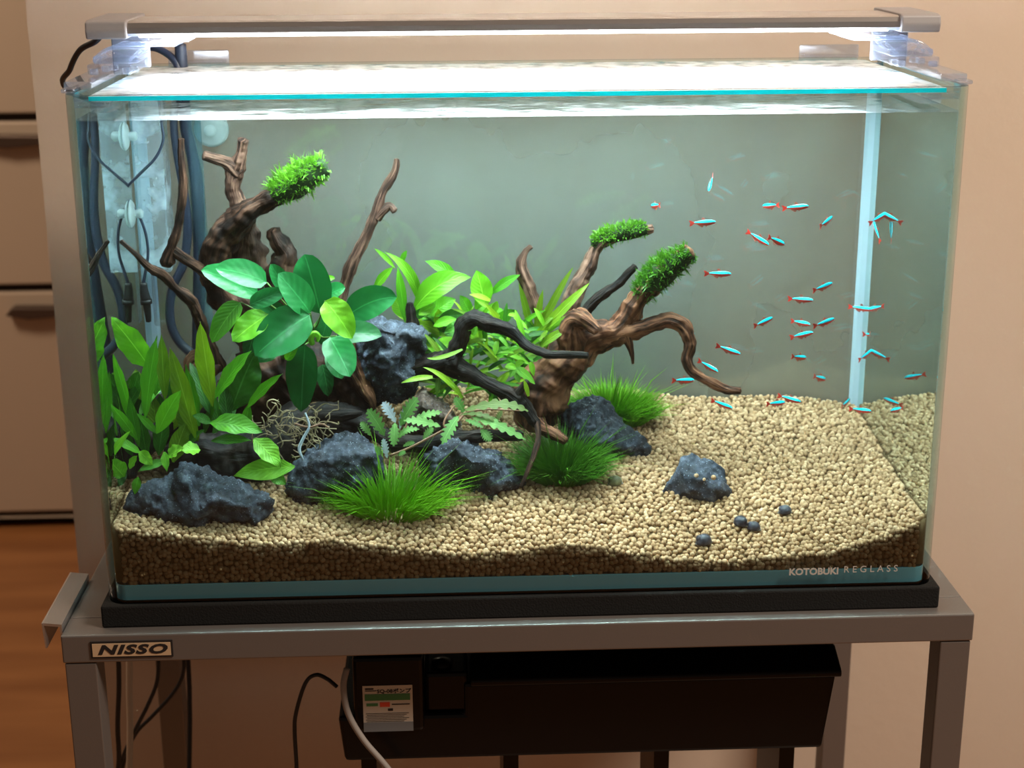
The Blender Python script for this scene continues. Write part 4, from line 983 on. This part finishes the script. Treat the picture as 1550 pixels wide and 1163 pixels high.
FISH = [ # tail px, head px, depth
    (1081, 271, 1070, 287, .11), (995, 308, 988, 315, .15), (1049, 340, 1084, 334, .09), (1173, 308, 1157, 315, .17), (1190, 317, 1224, 310, .10), (1240, 339, 1264, 330, .12),
    (1135, 354, 1164, 370, .13), (1163, 358, 1191, 373, .11), (1071, 416, 1108, 413, .08), (1231, 437, 1264, 430, .10), (1199, 455, 1230, 452, .12), (1142, 490, 1173, 483, .11),
    (1204, 490, 1224, 488, .18), (1232, 491, 1267, 484, .09), (1202, 513, 1230, 500, .13), (1040, 509, 1053, 509, .15), (1089, 527, 1121, 534, .11), (1198, 537, 1224, 545, .14),
    (1062, 551, 1086, 560, .15), (1019, 574, 1054, 578, .09), (1065, 575, 1092, 589, .13), (1231, 567, 1253, 578, .19), (1082, 611, 1108, 615, .15), (1161, 609, 1192, 612, .14),
    (1183, 603, 1212, 606, .15), (1272, 610, 1290, 608, .18), (1292, 623, 1317, 619, .15), (1299, 541, 1325, 531, .18), (1313, 510, 1328, 504, .19), (1316, 336, 1349, 320, .17),
    (1290, 467, 1320, 467, .20), (1328, 361, 1325, 335, .17)]
FLAB = {0: 'blue striped fish diving nose-down above the rest of the shoal', 1: 'tiny foreshortened blue fish beside the tip of the upper mossy branch',
    2: 'blue and red fish just above the tip of the thick mossy branch', 8: 'level blue and red fish below the tip of the thick mossy branch',
    15: 'blue fish mostly hidden behind the bend of the curling arm', 16: 'blue striped fish right beside the elbow of the curling arm', 18: 'blue fish above the drooping end of the curling arm',
    19: 'blue fish under the arch of the curling arm above the grass patch', 20: 'red-bellied fish partly hidden behind the drooping end of the curling arm', 22: 'blue fish skimming the gravel just under the drooping arm tip',
    26: 'blue fish low over gravel in front of the foot of the back corner seam', 25: 'blue fish low over gravel just beside the foot of the back corner seam',
    27: 'red-bellied fish crossing the lower half of the back corner seam', 30: 'level blue fish crossing the middle of the back corner seam',
    29: 'blue fish swimming upward beside the upper part of the back corner seam', 31: 'thin blue fish seen tail-down beside the back corner seam', 28: 'small foreshortened fish next to the back corner seam'}
for i, (x0_, y0_, x1_, y1_, dp) in enumerate(FISH):
    A = at(x0_, y0_, dp); B = at(x1_, y1_, dp); d = B-A; Lw = 1.18*FL
    sc = 1.0
    if d.length < Lw: dy = math.sqrt(Lw*Lw-d.length**2)*(1 if i % 2 else -1); d.y += dy*.85
    else: sc = d.length/Lw
    C = (A+B)*.5; C.y = min(max(dp, .03), D-.02)
    d.normalize(); s = Vector((0, 0, 1)).cross(d); s.normalize(); u = d.cross(s)
    mt = Matrix((d, s, u)).transposed().to_4x4(); mt.translation = C
    o = bpy.data.objects.new('neon_fish', fbody); COL.objects.link(o); o.matrix_world = mt @ Matrix.Scale(sc, 4)
    tag(o, FLAB.get(i, 'slim fish with glowing blue stripe and red belly in the open shoal over gravel'), 'fish', 'shoal of blue striped fish in the aquarium')
    for nm, me in fparts:
        c = bpy.data.objects.new(nm, me); COL.objects.link(c); c.parent = o

# ------------------------------------------------------------------ snails
def snail(px, py, size, rot, mat, label):
    G = ground(px, py); r = size*.5/ppm(G); t = empty('snail', G, label, 'snail')
    bm = bmesh.new(); bmesh.ops.create_uvsphere(bm, u_segments=20, v_segments=14, radius=1)
    for v in bm.verts:
        a = math.atan2(v.co.z, v.co.x)
        f = 1-.17*((a+math.pi)/(2*math.pi)); v.co.x *= f; v.co.z *= f*.9; v.co.y *= .78
        if v.co.z < -.35: v.co.z = -.35
    # coiled spire on one side
    for k, (rr, h) in enumerate(((.5, .72), (.32, .86), (.16, .97))):
        bmesh.ops.create_uvsphere(bm, u_segments=12, v_segments=8, radius=rr*.9, matrix=Matrix.Translation((-.45-.08*k, .1, .25+.12*k)))
    mt = Matrix.Translation(G+Vector((0, 0, r*.38))) @ Matrix.Rotation(rot, 4, 'Z') @ Matrix.Scale(r, 4)
    bm.transform(mt); mkbm('shell', bm, M[mat], t, True)
    bm = bmesh.new(); bmesh.ops.create_uvsphere(bm, u_segments=14, v_segments=8, radius=1)
    bm.transform(Matrix.Translation(G+Vector((0, 0, r*.10))) @ Matrix.Rotation(rot, 4, 'Z') @ Matrix.Diagonal((r*1.08, r*.5, r*.2, 1))); mkbm('foot', bm, M['foot'], t, True)
snail(1065, 825, 27, .3, 'snail', 'dark slate snail with pale shell lip closest to the front glass')
snail(1121, 796, 25, 2.4, 'snail', 'dark snail pressed against a rounder snail on the gravel')
snail(1141, 802, 22, -.5, 'snail', 'rounder brownish snail touching another dark snail')
snail(1188, 778, 22, .1, 'snail', 'small dark snail sitting alone beyond the pair of snails')
snail(931, 734, 24, .2, 'snail_o', 'olive snail on gravel beside the dark green grass tuft')
# three grains lying on the lone rock
for k, (x, y, sz) in enumerate(((1054, 720, 7), (1066, 726, 5), (1080, 723, 8))):
    c = at(x, y, gy(1085, 770)+.004); bm = bmesh.new(); bmesh.ops.create_icosphere(bm, subdivisions=2, radius=sz*.5/ppm(c), matrix=Matrix.Translation(c))
    for v in bm.verts: v.co += Vector((0, 0, .0002))*noise.noise(v.co*900)
    tag(mkbm('gravel_grain', bm, M['grain'], None, True), 'single tan gravel grain lying on the flat-topped dark rock', 'gravel grain', 'grains on the lone rock')

# ------------------------------------------------------------------ filter under the stand
yb0 = .03
ft = at(705, 1026, yb0); fr = at(1270, 1020, yb0)
zr = at(990, 1024, yb0).z; xL = at(508, 1100, yb0).x; xR = at(1262, 1100, yb0).x; zlo = at(900, 1143, yb0).z
fil = empty('overhead_filter', ((xL+xR)/2, yb0+.06, SHZ), 'long black plastic filter box with pump on the shelf under the aquarium', 'filter')
prism('tray', [(xL+.002, zr-.028), (xL+.006, zlo), (xR-.008, zlo), (xR, zr-.002), (at(702, 1030, yb0).x, zr-.002), (at(702, 1030, yb0).x, zr-.028)], 1, yb0, yb0+.115, M['filter'], fil, .003)
xl_ = at(712, 1024, yb0).x
lidf = prism('cover', [(yb0-.004, zr-.003), (yb0-.004, zr+.002), (yb0+.002, zr+.005), (yb0+.02, zr+.012), (yb0+.115, zr+.014), (yb0+.119, zr-.003)], 0, xl_, xR+.003, M['filter'], fil, .0015)
# pump head with its label
pa = at(537, 1108, yb0-.002); pb = at(640, 1000, yb0-.002)
pump = box('pump', (pa.x, yb0-.004, pa.z), (pb.x, yb0+.06, pb.z+.004), M['filter'], fil, .003)
box('pump_cap', (pa.x+.003, yb0-.002, pb.z+.0042), (pb.x-.002, yb0+.055, pb.z+.014), M['filter'], fil, .003)
box('pump_shoulder', (pb.x+.001, yb0+.002, zr-.026), (xl_-.002, yb0+.075, zr+.006), M['filter'], fil, .003)
tube('outlet_pipe', [(pb.x+.014, yb0+.018, zr-.03, .008), (pb.x+.014, yb0+.018, zr+.008, .008)], M['filter'], fil, seg=14, sub=2)
yl = yb0-.0045; la = at(551, 1108, yl); lc = at(624, 1037, yl); lw_, lh = lc.x-la.x, lc.z-la.z
lab = box('label', (la.x, yl-.0002, la.z), (lc.x, yl+.0004, lc.z), M['lab_w'], pump)
def strip(nm, u0, u1, v0, v1, mt): box(nm, (la.x+lw_*u0, yl-.0005, lc.z-lh*v1), (la.x+lw_*u1, yl-.0001, lc.z-lh*v0), M[mt], lab)
strip('green_band', .04, .95, .18, .32, 'lab_g')
strip('grey_foot', 0, 1, .80, 1, 'lab_b')
text('lettering', 'SQ-08ポンプ', (la.x+lw_*.63, yl-.0004, lc.z-lh*.125), .0040, M['ink'], lab, 1.15, 0, .00008, .0001)
strip('maker_mark', .05, .22, .05, .08, 'ink'); strip('maker_mark', .05, .28, .10, .115, 'ink')
strip('red_mark', .34, .54, .36, .46, 'lab_r')
strip('print_line', .07, .30, .38, .44, 'lab_g')
strip('print_line', .58, .94, .40, .42, 'ink')
strip('print_line', .50, .60, .50, .55, 'ink')
for k in range(6): strip('print_line', .05+.02*(k % 2), .92-.05*(k % 3), .60+.035*k, .607+.035*k, 'ink')
for u in (.06, .35, .66, .92):
    xx = xL+(xR-xL)*u; box('support', (xx-.006, yb0+.02, SHZ), (xx+.006, yb0+.1, zlo+.002), M['filter'], fil)

def outside(name, pts, mat, label, cat, r): tag(tube(name, [(*at(p[0], p[1], p[2]), r) for p in pts]+[(at(*pts[-1]).x, pts[-1][2], SHZ-.1, r)], M[mat], seg=8), label, cat)
outside('filter_cord', [(510, 1040, .06), (495, 1028, .06), (478, 1022, .06), (462, 1035, .06), (448, 1080, .06), (446, 1110, .06), (449, 1165, .06), (449, 1215, .06)], 'black', 'black cord looping up beside the pump of the filter', 'cord', .0016)
outside('drain_hose', [(525, 1012, .022), (520, 1040, .018), (527, 1080, .015), (550, 1120, .012), (580, 1155, .01), (602, 1185, .01), (622, 1225, .01), (632, 1270, .01)], 'greyhose', 'grey hose curving down across the filter pump', 'hose', .0024)
outside('power_cord', [(179, 985, .2), (180, 1040, .2), (178, 1100, .2), (180, 1150, .2), (176, 1210, .2)], 'black', 'straight black cord hanging beside the stand leg', 'cord', .0022)
outside('power_cord', [(240, 985, .22), (238, 1030, .22), (225, 1065, .22), (205, 1105, .22), (185, 1150, .22), (175, 1200, .22)], 'black', 'black cord swinging down behind the pale hose', 'cord', .0018)
outside('power_cord', [(278, 985, .235), (277, 1020, .235), (262, 1050, .235), (230, 1085, .235), (206, 1110, .235), (190, 1145, .235), (182, 1200, .235)], 'black', 'black cord bowing out in front of the rear stand leg', 'cord', .0018)
outside('pale_hose', [(196, 985, .17), (196, 1050, .17), (197, 1100, .17), (196, 1160, .17), (195, 1210, .17)], 'whitehose', 'pale beige hose hanging straight between stand legs', 'hose', .0028)
